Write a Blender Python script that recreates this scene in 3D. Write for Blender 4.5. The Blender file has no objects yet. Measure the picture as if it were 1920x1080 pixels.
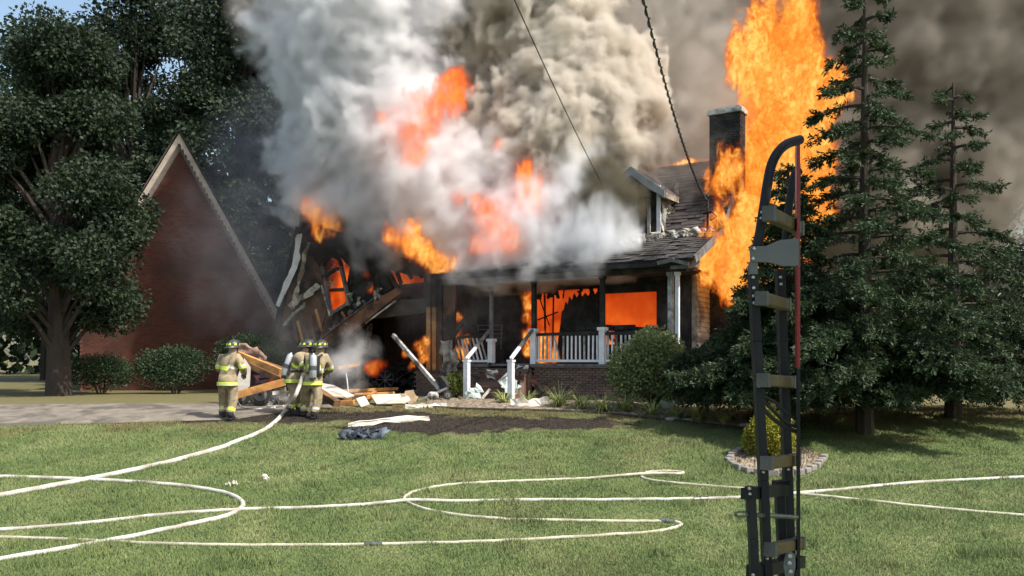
import bpy, bmesh, math, random
import numpy as np
from mathutils import Vector, Matrix, Quaternion
random.seed(7)
R = math.radians
sc = bpy.context.scene
C = sc.collection

# ------------------------------------------------------------------ camera
F, PX0, HOR, CZ = 1600.0, 960.0, 672.0, 1.4       # focal in photo pixels, principal column, horizon row, eye height
cam_d = bpy.data.cameras.new('camera')
cam = bpy.data.objects.new('camera', cam_d); C.objects.link(cam)
cam.location = (0, 0, CZ); cam.rotation_euler = (R(90), 0, 0)
cam_d.sensor_width = 36.0; cam_d.lens = 30.0; cam_d.shift_y = (HOR-540)/1920.0
cam_d.clip_start = 0.1; cam_d.clip_end = 2000
sc.camera = cam

# ------------------------------------------------------------------ light
SUN_TO = Vector((0.84, -0.50, 1.18)).normalized()     # towards the sun: high, from the right
w = bpy.data.worlds.new('World'); sc.world = w; w.use_nodes = True
nt = w.node_tree; bg = nt.nodes['Background']
sky = nt.nodes.new('ShaderNodeTexSky'); sky.sky_type = 'NISHITA'; sky.sun_disc = False
sky.sun_elevation = math.asin(SUN_TO.z); sky.sun_rotation = math.atan2(SUN_TO.x, SUN_TO.y)
sky.air_density = 1.4; sky.dust_density = 2.5
nt.links.new(sky.outputs[0], bg.inputs[0]); bg.inputs[1].default_value = 0.15
sd = bpy.data.lights.new('sun', 'SUN'); sd.energy = 4.6; sd.angle = R(0.5); sd.color = (1, .95, .87)
sun = bpy.data.objects.new('sun', sd); C.objects.link(sun); sun.location = (20, 0, 30)
sun.rotation_euler = SUN_TO.to_track_quat('Z', 'Y').to_euler()
vs = sc.view_settings
vs.view_transform = 'Standard'; vs.look = 'None'; vs.gamma = 1; vs.use_curve_mapping = False; vs.exposure = 0.46
cy = sc.cycles
cy.use_denoising = True; cy.max_bounces = 10; cy.diffuse_bounces = 3; cy.glossy_bounces = 3
cy.volume_bounces = 8; cy.transparent_max_bounces = 12; cy.volume_step_rate = 1.5; cy.volume_max_steps = 256
cy.sample_clamp_indirect = 6.0; cy.use_adaptive_sampling = True; cy.adaptive_threshold = 0.02

# ------------------------------------------------------------------ helpers
def W(px, py, Y):
    "the point at distance Y that the photograph shows at pixel px, py"
    return Vector(((px-PX0)/F*Y, Y, CZ+(HOR-py)/F*Y))

def ground_z(x, y):
    if y < 8: z = -1.546
    elif y < 20.5: z = -1.15+(y-11.2)*0.1237
    else: z = 0.0004+0.2*min(1, (y-20.5)/4)*(2-min(1, (y-20.5)/4))*1.0
    return z

def gp(px, py, lift=0.0):
    "the ground point seen at px, py"
    lo, hi = 3.0, 60.0
    for _ in range(60):
        m = .5*(lo+hi); p = W(px, py, m)
        if p.z > ground_z(p.x, p.y)+lift: lo = m
        else: hi = m
    return W(px, py, lo)

def rp(px, py, P, n):
    "the point of the plane through P with normal n seen at px, py"
    d = Vector(((px-PX0)/F, 1, (HOR-py)/F)); o = Vector((0, 0, CZ)); n = Vector(n)
    return o+d*((Vector(P)-o).dot(n)/d.dot(n))

def tag(o, label=None, cat=None, group=None, kind=None):
    if label: o['label'] = label
    if cat: o['category'] = cat
    if group: o['group'] = group
    if kind: o['kind'] = kind
    return o

def empty(name, loc, label=None, cat=None, group=None, kind=None):
    o = bpy.data.objects.new(name, None); C.objects.link(o); o.location = loc
    o.empty_display_size = .2
    return tag(o, label, cat, group, kind)

WPOS = {}
class MB:
    "collects shapes in world coordinates; build() links them as one mesh object under its thing"
    def __init__(s): s.v = []; s.f = []; s.uv = None
    def add(s, vs, fs):
        b = len(s.v); s.v += [tuple(v) for v in vs]; s.f += [tuple(i+b for i in f) for f in fs]; return s
    def box(s, c, size, m=None):
        c = Vector(c); x, y, z = [q/2 for q in size]
        vs = [Vector((a*x, b*y, d*z)) for a in (-1, 1) for b in (-1, 1) for d in (-1, 1)]
        if m is not None: vs = [m @ v for v in vs]
        return s.add([v+c for v in vs], [(0,1,3,2),(4,6,7,5),(0,4,5,1),(2,3,7,6),(0,2,6,4),(1,5,7,3)])
    def beam(s, a, b, w, h, up=(0, 0, 1), taper=1.0):
        "a bar from a to b, w wide across, h tall along up"
        a, b = Vector(a), Vector(b); d = (b-a).normalized(); u = Vector(up)
        u = (u-d*u.dot(d))
        if u.length < 1e-4: u = Vector((1, 0, 0))-d*d.x
        u.normalize(); r = d.cross(u)
        vs = []
        for p, k in ((a, 1), (b, taper)):
            for i, j in ((-1,-1), (1,-1), (1,1), (-1,1)): vs.append(p+r*(i*w/2*k)+u*(j*h/2*k))
        return s.add(vs, [(0,1,2,3)[::-1],(4,5,6,7),(0,1,5,4),(1,2,6,5),(2,3,7,6),(3,0,4,7)])
    def tube(s, pts, r, n=8, cap=True):
        pts = [Vector(p) for p in pts]; k = len(pts)
        rs = r if isinstance(r, (list, tuple)) else [r]*k
        b = len(s.v); prev = None
        for i, p in enumerate(pts):
            t = (pts[min(i+1, k-1)]-pts[max(i-1, 0)]).normalized()
            if prev is None: u = t.orthogonal().normalized()
            else:
                u = prev-t*prev.dot(t); u = u.normalized() if u.length > 1e-5 else t.orthogonal().normalized()
            prev = u; q = t.cross(u)
            for j in range(n):
                a = 2*math.pi*j/n; s.v.append(tuple(p+(u*math.cos(a)+q*math.sin(a))*rs[i]))
        for i in range(k-1):
            for j in range(n):
                a = b+i*n+j; c = b+i*n+(j+1) % n; s.f.append((a, c, c+n, a+n))
        if cap:
            s.f.append(tuple(b+j for j in range(n))[::-1]); s.f.append(tuple(b+(k-1)*n+j for j in range(n)))
        return s
    def prism(s, poly, off):
        "a polygon (list of points) pushed along the vector off"
        off = Vector(off); n = len(poly); p = [Vector(q) for q in poly]
        return s.add(p+[q+off for q in p], [tuple(range(n)), tuple(range(2*n-1, n-1, -1))]+[(i, i+n, (i+1) % n+n, (i+1) % n) for i in range(n)])
    def ellipsoid(s, c, rx, ry, rz, nu=12, nv=8, m=None):
        vs = []; c = Vector(c)
        for i in range(nv+1):
            th = math.pi*i/nv
            for j in range(nu):
                a = 2*math.pi*j/nu; v = Vector((rx*math.sin(th)*math.cos(a), ry*math.sin(th)*math.sin(a), rz*math.cos(th)))
                vs.append(c+(m @ v if m is not None else v))
        return s.add(vs, [(i*nu+j, (i+1)*nu+j, (i+1)*nu+(j+1) % nu, i*nu+(j+1) % nu) for i in range(nv) for j in range(nu)])
    def build(s, name, mat, parent=None, smooth=False, origin=None):
        o0 = Vector(WPOS[parent.name]) if parent is not None else (Vector(origin) if origin is not None else (sum((Vector(v) for v in s.v), Vector())/max(1, len(s.v))))
        me = bpy.data.meshes.new(name); me.from_pydata([tuple(Vector(v)-o0) for v in s.v], [], s.f); me.validate(); me.update()
        bm = bmesh.new(); bm.from_mesh(me); bmesh.ops.recalc_face_normals(bm, faces=bm.faces); bm.to_mesh(me); bm.free()
        if smooth: me.polygons.foreach_set('use_smooth', [True]*len(me.polygons))
        for m in (mat if isinstance(mat, (list, tuple)) else [mat]): me.materials.append(m)
        o = bpy.data.objects.new(name, me); C.objects.link(o)
        if parent is not None: o.parent = parent; WPOS[o.name] = o0
        else: o.location = o0; WPOS[o.name] = o0
        return o

def thing(name, loc, label, cat, group=None, kind=None):
    o = empty(name, loc, label, cat, group, kind); WPOS[o.name] = Vector(loc); return o

# ------------------------------------------------------------------ materials
def N(nt, typ, **kw):
    n = nt.nodes.new(typ)
    for k, v in kw.items():
        if k in ('ins',):
            for i, x in v.items(): n.inputs[i].default_value = x
        else: setattr(n, k, v)
    return n

def mat(name, c1, c2=None, scale=6, rough=.7, bump=.15, metal=0, stretch=(1, 1, 1), c3=None, detail=8, spots=None, bscale=None, spec=.4, trans=0, lo=.35, hi=.68):
    "a surface whose colour wanders between c1, c2 (and patches of c3) with grain"
    m = bpy.data.materials.new(name); m.use_nodes = True; nt = m.node_tree; L = nt.links.new
    p = nt.nodes['Principled BSDF']; p.inputs['Roughness'].default_value = rough; p.inputs['Metallic'].default_value = metal
    p.inputs['Specular IOR Level'].default_value = spec
    c2 = c2 or tuple(x*.7 for x in c1)
    tc = N(nt, 'ShaderNodeTexCoord'); mp = N(nt, 'ShaderNodeMapping'); mp.inputs['Scale'].default_value = stretch
    L(tc.outputs['Object'], mp.inputs[0])
    n1 = N(nt, 'ShaderNodeTexNoise', ins={'Scale': scale, 'Detail': detail, 'Roughness': .62}); L(mp.outputs[0], n1.inputs['Vector'])
    r = N(nt, 'ShaderNodeValToRGB'); L(n1.outputs['Fac'], r.inputs[0])
    r.color_ramp.elements[0].position = lo; r.color_ramp.elements[0].color = (*c1, 1)
    r.color_ramp.elements[1].position = hi; r.color_ramp.elements[1].color = (*c2, 1)
    col = r.outputs[0]
    if c3:
        n2 = N(nt, 'ShaderNodeTexNoise', ins={'Scale': spots or scale*.35, 'Detail': 6.0, 'Roughness': .6, 'Distortion': .4}); L(tc.outputs['Object'], n2.inputs['Vector'])
        r2 = N(nt, 'ShaderNodeValToRGB'); L(n2.outputs['Fac'], r2.inputs[0])
        r2.color_ramp.elements[0].position = .46; r2.color_ramp.elements[1].position = .60
        mx = N(nt, 'ShaderNodeMix', data_type='RGBA'); L(r2.outputs[0], mx.inputs[0]); L(col, mx.inputs[6]); mx.inputs[7].default_value = (*c3, 1)
        col = mx.outputs[2]
    L(col, p.inputs['Base Color'])
    if bump:
        n3 = N(nt, 'ShaderNodeTexNoise', ins={'Scale': bscale or scale*5, 'Detail': 5.0}); L(mp.outputs[0], n3.inputs['Vector'])
        b = N(nt, 'ShaderNodeBump', ins={'Strength': bump, 'Distance': .02}); L(n3.outputs['Fac'], b.inputs['Height']); L(b.outputs[0], p.inputs['Normal'])
    return m
# ------------------------------------------------------------------ smoke and flames: density grids computed here, turned into volumes
class Noise:
    def __init__(s, seed, n=64):
        rg = np.random.default_rng(seed); s.n = n; s.t = rg.random((n, n, n), dtype=np.float32)
    def __call__(s, x, y, z):
        n = s.n
        fx, fy, fz = np.floor(x), np.floor(y), np.floor(z)
        u, v, w_ = x-fx, y-fy, z-fz
        u, v, w_ = [q*q*(3-2*q) for q in (u, v, w_)]
        i, j, k = [(f.astype(np.int32)) % n for f in (fx, fy, fz)]
        i1, j1, k1 = (i+1) % n, (j+1) % n, (k+1) % n
        t = s.t.ravel(); nn = n*n
        i, i1, j, j1 = i*nn, i1*nn, j*n, j1*n
        def lx(a, b): return t[i+a+b]*(1-u)+t[i1+a+b]*u
        return (lx(j, k)*(1-v)+lx(j1, k)*v)*(1-w_)+(lx(j, k1)*(1-v)+lx(j1, k1)*v)*w_
NZ = Noise(3)
def fbm(x, y, z, oct=4, gain=.5, lac=2.03, billow=False):
    a, s, tot = 1.0, 0.0, 0.0
    for o in range(oct):
        n = NZ(x+o*17.3, y+o*9.1, z+o*5.7)
        if billow: n = 1-np.abs(2*n-1)      # rounded lumps, sharp creases
        s = s+a*n; tot += a; a *= gain; x, y, z = x*lac, y*lac, z*lac
    return s/tot
def sstep(a, b, x):
    t = np.clip((x-a)/(b-a), 0, 1); return t*t*(3-2*t)

def grid(bmin, bmax, vox):
    res = [max(4, int(round((b-a)/v))) for a, b, v in zip(bmin, bmax, vox)]
    ax = [np.linspace(a, b, r, dtype=np.float32) for a, b, r in zip(bmin, bmax, res)]
    return res, np.meshgrid(*ax, indexing='ij')

def volume_object(name, d, bmin, bmax, material):
    nx, ny, nz = d.shape
    d = d.copy(); d[0] = d[-1] = 0; d[:, 0] = d[:, -1] = 0; d[:, :, 0] = d[:, :, -1] = 0
    me = bpy.data.meshes.new(name); me.vertices.add(d.size)
    at = me.attributes.new('d', 'FLOAT', 'POINT'); at.data.foreach_set('value', np.ascontiguousarray(d, dtype=np.float32).ravel())
    me.materials.append(material)
    o = bpy.data.objects.new(name, me); C.objects.link(o)
    g = bpy.data.node_groups.new(name+'_volume', 'GeometryNodeTree'); L = g.links.new
    g.interface.new_socket('Geometry', in_out='INPUT', socket_type='NodeSocketGeometry')
    g.interface.new_socket('Geometry', in_out='OUTPUT', socket_type='NodeSocketGeometry')
    gi, go = g.nodes.new('NodeGroupInput'), g.nodes.new('NodeGroupOutput')
    pos = g.nodes.new('GeometryNodeInputPosition'); sep = g.nodes.new('ShaderNodeSeparateXYZ'); L(pos.outputs[0], sep.inputs[0])
    terms = []
    for k, (a, b, r, mul) in enumerate(zip(bmin, bmax, (nx, ny, nz), (ny*nz, nz, 1))):
        mr = g.nodes.new('ShaderNodeMapRange'); mr.clamp = True
        mr.inputs[1].default_value = a; mr.inputs[2].default_value = b; mr.inputs[3].default_value = 0; mr.inputs[4].default_value = r-1
        L(sep.outputs[k], mr.inputs[0])
        rd = g.nodes.new('ShaderNodeMath'); rd.operation = 'ROUND'; L(mr.outputs[0], rd.inputs[0])
        ml = g.nodes.new('ShaderNodeMath'); ml.operation = 'MULTIPLY'; L(rd.outputs[0], ml.inputs[0]); ml.inputs[1].default_value = mul
        terms.append(ml.outputs[0])
    a1 = g.nodes.new('ShaderNodeMath'); L(terms[0], a1.inputs[0]); L(terms[1], a1.inputs[1])
    a2 = g.nodes.new('ShaderNodeMath'); L(a1.outputs[0], a2.inputs[0]); L(terms[2], a2.inputs[1])
    na = g.nodes.new('GeometryNodeInputNamedAttribute'); na.data_type = 'FLOAT'; na.inputs[0].default_value = 'd'
    si = g.nodes.new('GeometryNodeSampleIndex'); si.data_type = 'FLOAT'; si.domain = 'POINT'; si.clamp = True
    L(gi.outputs[0], si.inputs['Geometry']); L(na.outputs['Attribute'], si.inputs['Value']); L(a2.outputs[0], si.inputs['Index'])
    vc = g.nodes.new('GeometryNodeVolumeCube'); L(si.outputs[0], vc.inputs['Density'])
    vc.inputs['Min'].default_value = bmin; vc.inputs['Max'].default_value = bmax
    for k, r in zip(('Resolution X', 'Resolution Y', 'Resolution Z'), (nx, ny, nz)): vc.inputs[k].default_value = r
    sm = g.nodes.new('GeometryNodeSetMaterial'); sm.inputs['Material'].default_value = material
    L(vc.outputs[0], sm.inputs[0]); L(sm.outputs[0], go.inputs[0])
    md = o.modifiers.new('volume', 'NODES'); md.node_group = g
    return o

def smoke_mat(name, color, dens, aniso=.2, absorb=(0, 0, 0)):
    m = bpy.data.materials.new(name); m.use_nodes = True; nt = m.node_tree; nt.nodes.remove(nt.nodes['Principled BSDF'])
    pv = N(nt, 'ShaderNodeVolumePrincipled'); pv.inputs['Color'].default_value = (*color, 1); pv.inputs['Density'].default_value = dens
    pv.inputs['Anisotropy'].default_value = aniso
    nt.links.new(pv.outputs[0], nt.nodes['Material Output'].inputs['Volume'])
    return m

def fire_mat(name, strength, absorb, ramp):
    "light given off where the grid holds burning gas; hotter gas is yellower"
    m = bpy.data.materials.new(name); m.use_nodes = True; nt = m.node_tree; L = nt.links.new; nt.nodes.remove(nt.nodes['Principled BSDF'])
    at = N(nt, 'ShaderNodeAttribute', attribute_name='density')
    r = N(nt, 'ShaderNodeValToRGB'); L(at.outputs['Fac'], r.inputs[0])
    while len(r.color_ramp.elements) < len(ramp): r.color_ramp.elements.new(.5)
    for e, (p, c) in zip(r.color_ramp.elements, ramp): e.position = p; e.color = (*c, 1)
    mu = N(nt, 'ShaderNodeMath', operation='MULTIPLY'); L(at.outputs['Fac'], mu.inputs[0]); mu.inputs[1].default_value = strength
    em = N(nt, 'ShaderNodeEmission'); L(r.outputs[0], em.inputs[0]); L(mu.outputs[0], em.inputs[1])
    ab = N(nt, 'ShaderNodeVolumeAbsorption'); ab.inputs[0].default_value = (0, 0, 0, 1)
    mu2 = N(nt, 'ShaderNodeMath', operation='MULTIPLY'); L(at.outputs['Fac'], mu2.inputs[0]); mu2.inputs[1].default_value = absorb
    L(mu2.outputs[0], ab.inputs[1])
    ad = N(nt, 'ShaderNodeAddShader'); L(em.outputs[0], ad.inputs[0]); L(ab.outputs[0], ad.inputs[1])
    L(ad.outputs[0], nt.nodes['Material Output'].inputs['Volume'])
    return m
# ------------------------------------------------------------------ ground, lawn, driveway, planting bed
def lawn_material(name, blades=False):
    m = bpy.data.materials.new(name); m.use_nodes = True; nt = m.node_tree; L = nt.links.new
    p = nt.nodes['Principled BSDF']; p.inputs['Roughness'].default_value = .75; p.inputs['Specular IOR Level'].default_value = .25
    g = N(nt, 'ShaderNodeNewGeometry'); pos = g.outputs['Position']
    def noise(s, d=5, off=0):
        mp = N(nt, 'ShaderNodeMapping'); mp.inputs['Location'].default_value = (off, off, 0); L(pos, mp.inputs[0])
        n = N(nt, 'ShaderNodeTexNoise', ins={'Scale': s, 'Detail': float(d), 'Roughness': .6}); L(mp.outputs[0], n.inputs['Vector']); return n.outputs['Fac']
    def ramp(f, stops):
        r = N(nt, 'ShaderNodeValToRGB'); L(f, r.inputs[0])
        while len(r.color_ramp.elements) < len(stops): r.color_ramp.elements.new(.5)
        for e, (q, c) in zip(r.color_ramp.elements, stops): e.position = q; e.color = (*c, 1)
        return r.outputs[0]
    def mix(f, a, b):
        x = N(nt, 'ShaderNodeMix', data_type='RGBA'); L(f, x.inputs[0]); L(a, x.inputs[6])
        if isinstance(b, tuple): x.inputs[7].default_value = (*b, 1)
        else: L(b, x.inputs[7])
        return x.outputs[2]
    def math_(op, a, b=None):
        q = N(nt, 'ShaderNodeMath', operation=op)
        for i, v in enumerate((a, b)):
            if v is None: continue
            if isinstance(v, (int, float)): q.inputs[i].default_value = v
            else: L(v, q.inputs[i])
        return q.outputs[0]
    k = 1.0 if blades else .6
    green = ramp(noise(.9, 7), [(.32, (.150*k, .215*k, .080*k)), (.5, (.215*k, .280*k, .110*k)), (.68, (.31*k, .345*k, .16*k))])
    if blades:
        isl = ramp(g.outputs['Random Per Island'], [(0, (.7, .75, .65)), (.6, (1, 1, .95)), (1, (1.45, 1.35, 1.2))])
        x = N(nt, 'ShaderNodeMix', data_type='RGBA', blend_type='MULTIPLY'); x.inputs[0].default_value = 1; L(green, x.inputs[6]); L(isl, x.inputs[7]); green = x.outputs[2]
    # straw coloured dry grass near the house
    sep = N(nt, 'ShaderNodeSeparateXYZ'); L(pos, sep.inputs[0])
    dry = math_('ADD', math_('MULTIPLY', math_('SUBTRACT', sep.outputs[1], 17.6), .32), math_('MULTIPLY', math_('SUBTRACT', noise(.7, 5, 7), .5), 2.6))
    dry = ramp(dry, [(.2, (0, 0, 0)), (.9, (.8, .8, .8))])
    col = mix(dry, green, (.20*k+.03, .165*k+.02, .075*k+.01))
    # worn, trodden patches
    worn = ramp(noise(.45, 6, 21), [(.54, (0, 0, 0)), (.72, (.5, .5, .5))]); col = mix(worn, col, (.20*k+.02, .175*k+.02, .085*k+.01))
    # scorched patches: long ellipses on the lawn, ragged by noise
    tot = None
    for cx, cyy, rx, ry in SCORCH:
        a = math_('POWER', math_('DIVIDE', math_('SUBTRACT', sep.outputs[0], cx), rx), 2.0); b = math_('POWER', math_('DIVIDE', math_('SUBTRACT', sep.outputs[1], cyy), ry), 2.0)
        q = math_('SUBTRACT', 1.0, math_('ADD', a, b)); tot = q if tot is None else math_('MAXIMUM', tot, q)
    burn = math_('ADD', tot, math_('MULTIPLY', math_('SUBTRACT', noise(1.7, 8, 3), .42), 3.0))
    burn = ramp(burn, [(.05, (0, 0, 0)), (.45, (1, 1, 1))])
    col = mix(burn, col, ramp(noise(9, 4), [(.3, (.012, .010, .008)), (.7, (.05, .038, .026))]))
    L(col, p.inputs['Base Color'])
    if blades:
        tr = N(nt, 'ShaderNodeBsdfTranslucent'); L(col, tr.inputs[0]); mx = N(nt, 'ShaderNodeMixShader'); mx.inputs[0].default_value = .35
        vm = N(nt, 'ShaderNodeMix', data_type='VECTOR'); vm.inputs[0].default_value = .7; L(g.outputs['Normal'], vm.inputs[4]); vm.inputs[5].default_value = (0, 0, 1)
        vn = N(nt, 'ShaderNodeVectorMath', operation='NORMALIZE'); L(vm.outputs[1], vn.inputs[0]); L(vn.outputs[0], p.inputs['Normal'])
        L(p.outputs[0], mx.inputs[1]); L(tr.outputs[0], mx.inputs[2]); L(mx.outputs[0], nt.nodes['Material Output'].inputs['Surface'])
    else:
        b = N(nt, 'ShaderNodeBump', ins={'Strength': .6, 'Distance': .03}); L(noise(22, 6), b.inputs['Height']); L(b.outputs[0], p.inputs['Normal'])
    return m
SCORCH = [(-1.5, 19.5, 2.5, 1.0), (.9, 19.6, 1.8, .8), (-5.4, 20.4, 1.6, .8), (-3.2, 20.6, 1.7, .7), (-7.0, 20.3, 1.2, .6)]
LAWN = lawn_material('lawn_soil'); BLADE = lawn_material('grass_blades', True)

ys = [-60, -20, 0, 4, 6]+[7+.25*i for i in range(81)]+[28, 30, 34, 40, 60, 120, 400, 1500]
xs = [-1500, -300, -100, -50]+[-30+1.0*i for i in range(61)]+[50, 100, 300, 1500]
gm = MB()
for y in ys:
    for x in xs: gm.v.append((x, y, ground_z(x, y)))
nx_ = len(xs)
for j in range(len(ys)-1):
    for i in range(nx_-1): gm.f.append((j*nx_+i, j*nx_+i+1, (j+1)*nx_+i+1, (j+1)*nx_+i))
tag(gm.build('ground', LAWN, origin=(0, 0, 0), smooth=True), kind='structure')

def drape(name, mt, left, right, lift=.008, n=24, m=8, kind='structure', mesh_only=False, wob=0):
    "a strip of ground between two edges (lists of points), following the slope"
    def at(pts, t):
        f = t*(len(pts)-1); i = min(int(f), len(pts)-2); return Vector(pts[i]).lerp(Vector(pts[i+1]), f-i)
    b = MB(); rnd = random.Random(name)
    for i in range(n+1):
        p, q = at(left, i/n), at(right, i/n)
        for j in range(m+1):
            v = p.lerp(q, j/m)
            v.z = ground_z(v.x, v.y)+lift+(rnd.random()*wob if 0 < j < m else 0); b.v.append(tuple(v))
    for i in range(n):
        for j in range(m): b.f.append((i*(m+1)+j, i*(m+1)+j+1, (i+1)*(m+1)+j+1, (i+1)*(m+1)+j))
    o = b.build(name, mt, smooth=not wob)
    return tag(o, kind=kind)
CONCRETE = mat('old_concrete', (.25, .215, .165), (.16, .14, .11), 3, .85, .2, c3=(.10, .085, .07))
MULCH = mat('bark_mulch', (.24, .18, .12), (.09, .065, .045), 16, .9, .8, c3=(.30, .25, .18))
drive = drape('driveway', CONCRETE, [gp(655, 755), gp(540, 757), gp(440, 757), gp(200, 757), gp(-250, 762)], [gp(650, 762), gp(545, 772), gp(440, 787), gp(200, 794), gp(-250, 806)])
BEDL = [gp(800, 764), gp(860, 768), gp(940, 770), gp(1040, 772), gp(1120, 776), gp(1200, 783), gp(1290, 793), gp(1400, 806)]
BEDR = [gp(800, 745), gp(860, 745), gp(940, 745), gp(1040, 747), gp(1120, 752), gp(1200, 756), gp(1290, 762), gp(1400, 770)]
drape('planting_bed', MULCH, BEDL, BEDR, .012, 90, 14, wob=.05)
# dark edging strip round the bed
e = MB(); e.tube([p+Vector((0, -.03, .02)) for p in BEDL], .045, 6); ed = e.build('bed_edging', mat('rubber_edging', (.03, .025, .02), (.015, .013, .01), 8, .8))
tag(ed, 'dark rubber edging strip curving along the front planting bed', 'garden edging')

# grass blades: one triangle each
rg = np.random.default_rng(5)
def in_strip(px_, py_): return False
n = 560000
yy = 9.4+(21.9-9.4)*rg.random(n)**1.15; xx = (rg.random(n)*2-1)*.64*yy
br = 1-np.minimum.reduce([((xx-c[0])/c[2])**2+((yy-c[1])/c[3])**2 for c in SCORCH])
keep = (br < .2) | (rg.random(n) < .25)
# leave driveway and bed free
Dp = [(v.x, v.y) for v in [gp(655, 753), gp(540, 753), gp(200, 753), gp(-250, 756), gp(-250, 806), gp(200, 794), gp(440, 787), gp(545, 772), gp(650, 762)]]
Bp = [(v.x, v.y) for v in BEDL+BEDR[::-1]]
Mp = [(v.x, v.y) for v in [gp(1372, 868), gp(1400, 846), gp(1460, 838), gp(1520, 842), gp(1545, 862), gp(1530, 885), gp(1500, 897), gp(1410, 890)]]
def inside(poly, x, y):
    r = np.zeros(len(x), bool); k = len(poly)
    for i in range(k):
        (x1, y1), (x2, y2) = poly[i], poly[(i+1) % k]
        if y1 == y2: continue
        c = ((y1 > y) != (y2 > y)) & (x < (x2-x1)*(y-y1)/(y2-y1)+x1); r ^= c
    return r
keep &= ~inside(Dp, xx, yy) & ~inside(Bp, xx, yy) & ~inside(Mp, xx, yy)
xx, yy = xx[keep], yy[keep]; n = len(xx)
zz = np.where(yy < 20.5, -1.15+(yy-11.2)*.1237, .0004+.2*np.clip((yy-20.5)/4, 0, 1)*(2-np.clip((yy-20.5)/4, 0, 1)))
patch = NZ(xx*1.1, yy*1.1, xx*0)
h = (.018+.026*rg.random(n)+.020*patch)*np.where(br[keep] > 0, .5, 1)*(1+1.1*sstep(.66, .86, NZ(xx*2.7+40, yy*2.7, xx*0+9)))
a = rg.random(n)*6.283; wd = .0036+.003*rg.random(n)+yy*.00022
lx, ly = rg.normal(0, .024, n), rg.normal(0, .024, n)
co = np.empty((n, 3, 3), np.float32)
co[:, 0] = np.stack([xx-np.cos(a)*wd, yy-np.sin(a)*wd, zz-.004], 1); co[:, 1] = np.stack([xx+np.cos(a)*wd, yy+np.sin(a)*wd, zz-.004], 1)
co[:, 2] = np.stack([xx+lx, yy+ly, zz+h], 1)
me = bpy.data.meshes.new('grass'); me.vertices.add(3*n); me.vertices.foreach_set('co', co.ravel())
me.loops.add(3*n); me.loops.foreach_set('vertex_index', np.arange(3*n, dtype=np.int32))
me.polygons.add(n); me.polygons.foreach_set('loop_start', np.arange(0, 3*n, 3, dtype=np.int32)); me.update(calc_edges=True)
me.materials.append(BLADE); go = bpy.data.objects.new('grass', me); C.objects.link(go)
tag(go, 'short sunlit lawn grass with dry and scorched patches', 'grass', kind='stuff')
# ------------------------------------------------------------------ the burning house
A_ = Vector((-.846, .532, 0)).normalized(); B_ = Vector((.532, .846, 0)).normalized(); H0 = Vector((4.54, 22.7, 0))
def H(s, t, z): return H0+A_*s+B_*t+Vector((0, 0, z))           # s metres left of the front right porch corner, t metres back
def sz(px, py, t):
    p = rp(px, py, H(0, t, 0), B_); return (p-H(0, t, 0)).dot(A_), p.z
def hbox(mb, s0, s1, t0, t1, z0, z1):
    return mb.prism([H(s0, t0, z0), H(s1, t0, z0), H(s1, t1, z0), H(s0, t1, z0)], (0, 0, z1-z0))
def hpoly(mb, pts, t, th):
    "a sheet in the facade plane t traced by pixel corners, th thick (backwards)"
    return mb.prism([rp(x, y, H(0, t, 0), B_) for x, y in pts], B_*th)
CHAR = mat('charred_wood', (.008, .008, .008), (.022, .020, .019), 7, .85, .7, c3=(.042, .038, .036))
WHITEP = mat('white_paint', (.80, .81, .84), (.62, .62, .63), 5, .5, .1)
SOOTW = mat('sooty_white_paint', (.62, .61, .58), (.22, .20, .18), 5, .6, .25, c3=(.10, .09, .08))
GREYW = mat('scorched_grey_paint', (.18, .175, .17), (.06, .057, .055), 5, .7, .35)
WOOD = mat('raw_lumber', (.50, .27, .10), (.33, .16, .055), 3, .7, .3, stretch=(1, 1, 1), c3=(.14, .07, .03))
BROWN = mat('brown_sheathing', (.17, .092, .058), (.095, .053, .037), 3, .85, .3, c3=(.025, .02, .018))
SIDING = mat('melted_siding', (.58, .55, .47), (.42, .38, .31), 5, .6, .25, c3=(.16, .12, .08))
GAVE = mat('grey_eave_paint', (.30, .31, .31), (.20, .20, .20), 4, .6, .1)
SHING = mat('brown_shingle', (.095, .076, .070), (.06, .05, .047), 5, .9, .6, c3=(.02, .018, .017), spots=.9)
SHINGG = mat('ashy_shingle', (.085, .075, .067), (.05, .045, .041), 3, .95, .7, c3=(.015, .014, .013), spots=1.3)
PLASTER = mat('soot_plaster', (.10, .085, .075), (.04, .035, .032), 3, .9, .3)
BEIGE = mat('beige_wall_siding', (.58, .50, .39), (.44, .37, .29), 3, .75, .2, c3=(.15, .12, .10), spots=1.2)
DIRTW = mat('ashy_debris', (.55, .54, .50), (.30, .29, .27), 9, .8, .4, c3=(.12, .11, .10))
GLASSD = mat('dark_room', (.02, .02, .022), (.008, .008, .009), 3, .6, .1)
MINT = mat('pale_green_board', (.52, .60, .55), (.38, .44, .40), 6, .8, .25)

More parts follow.
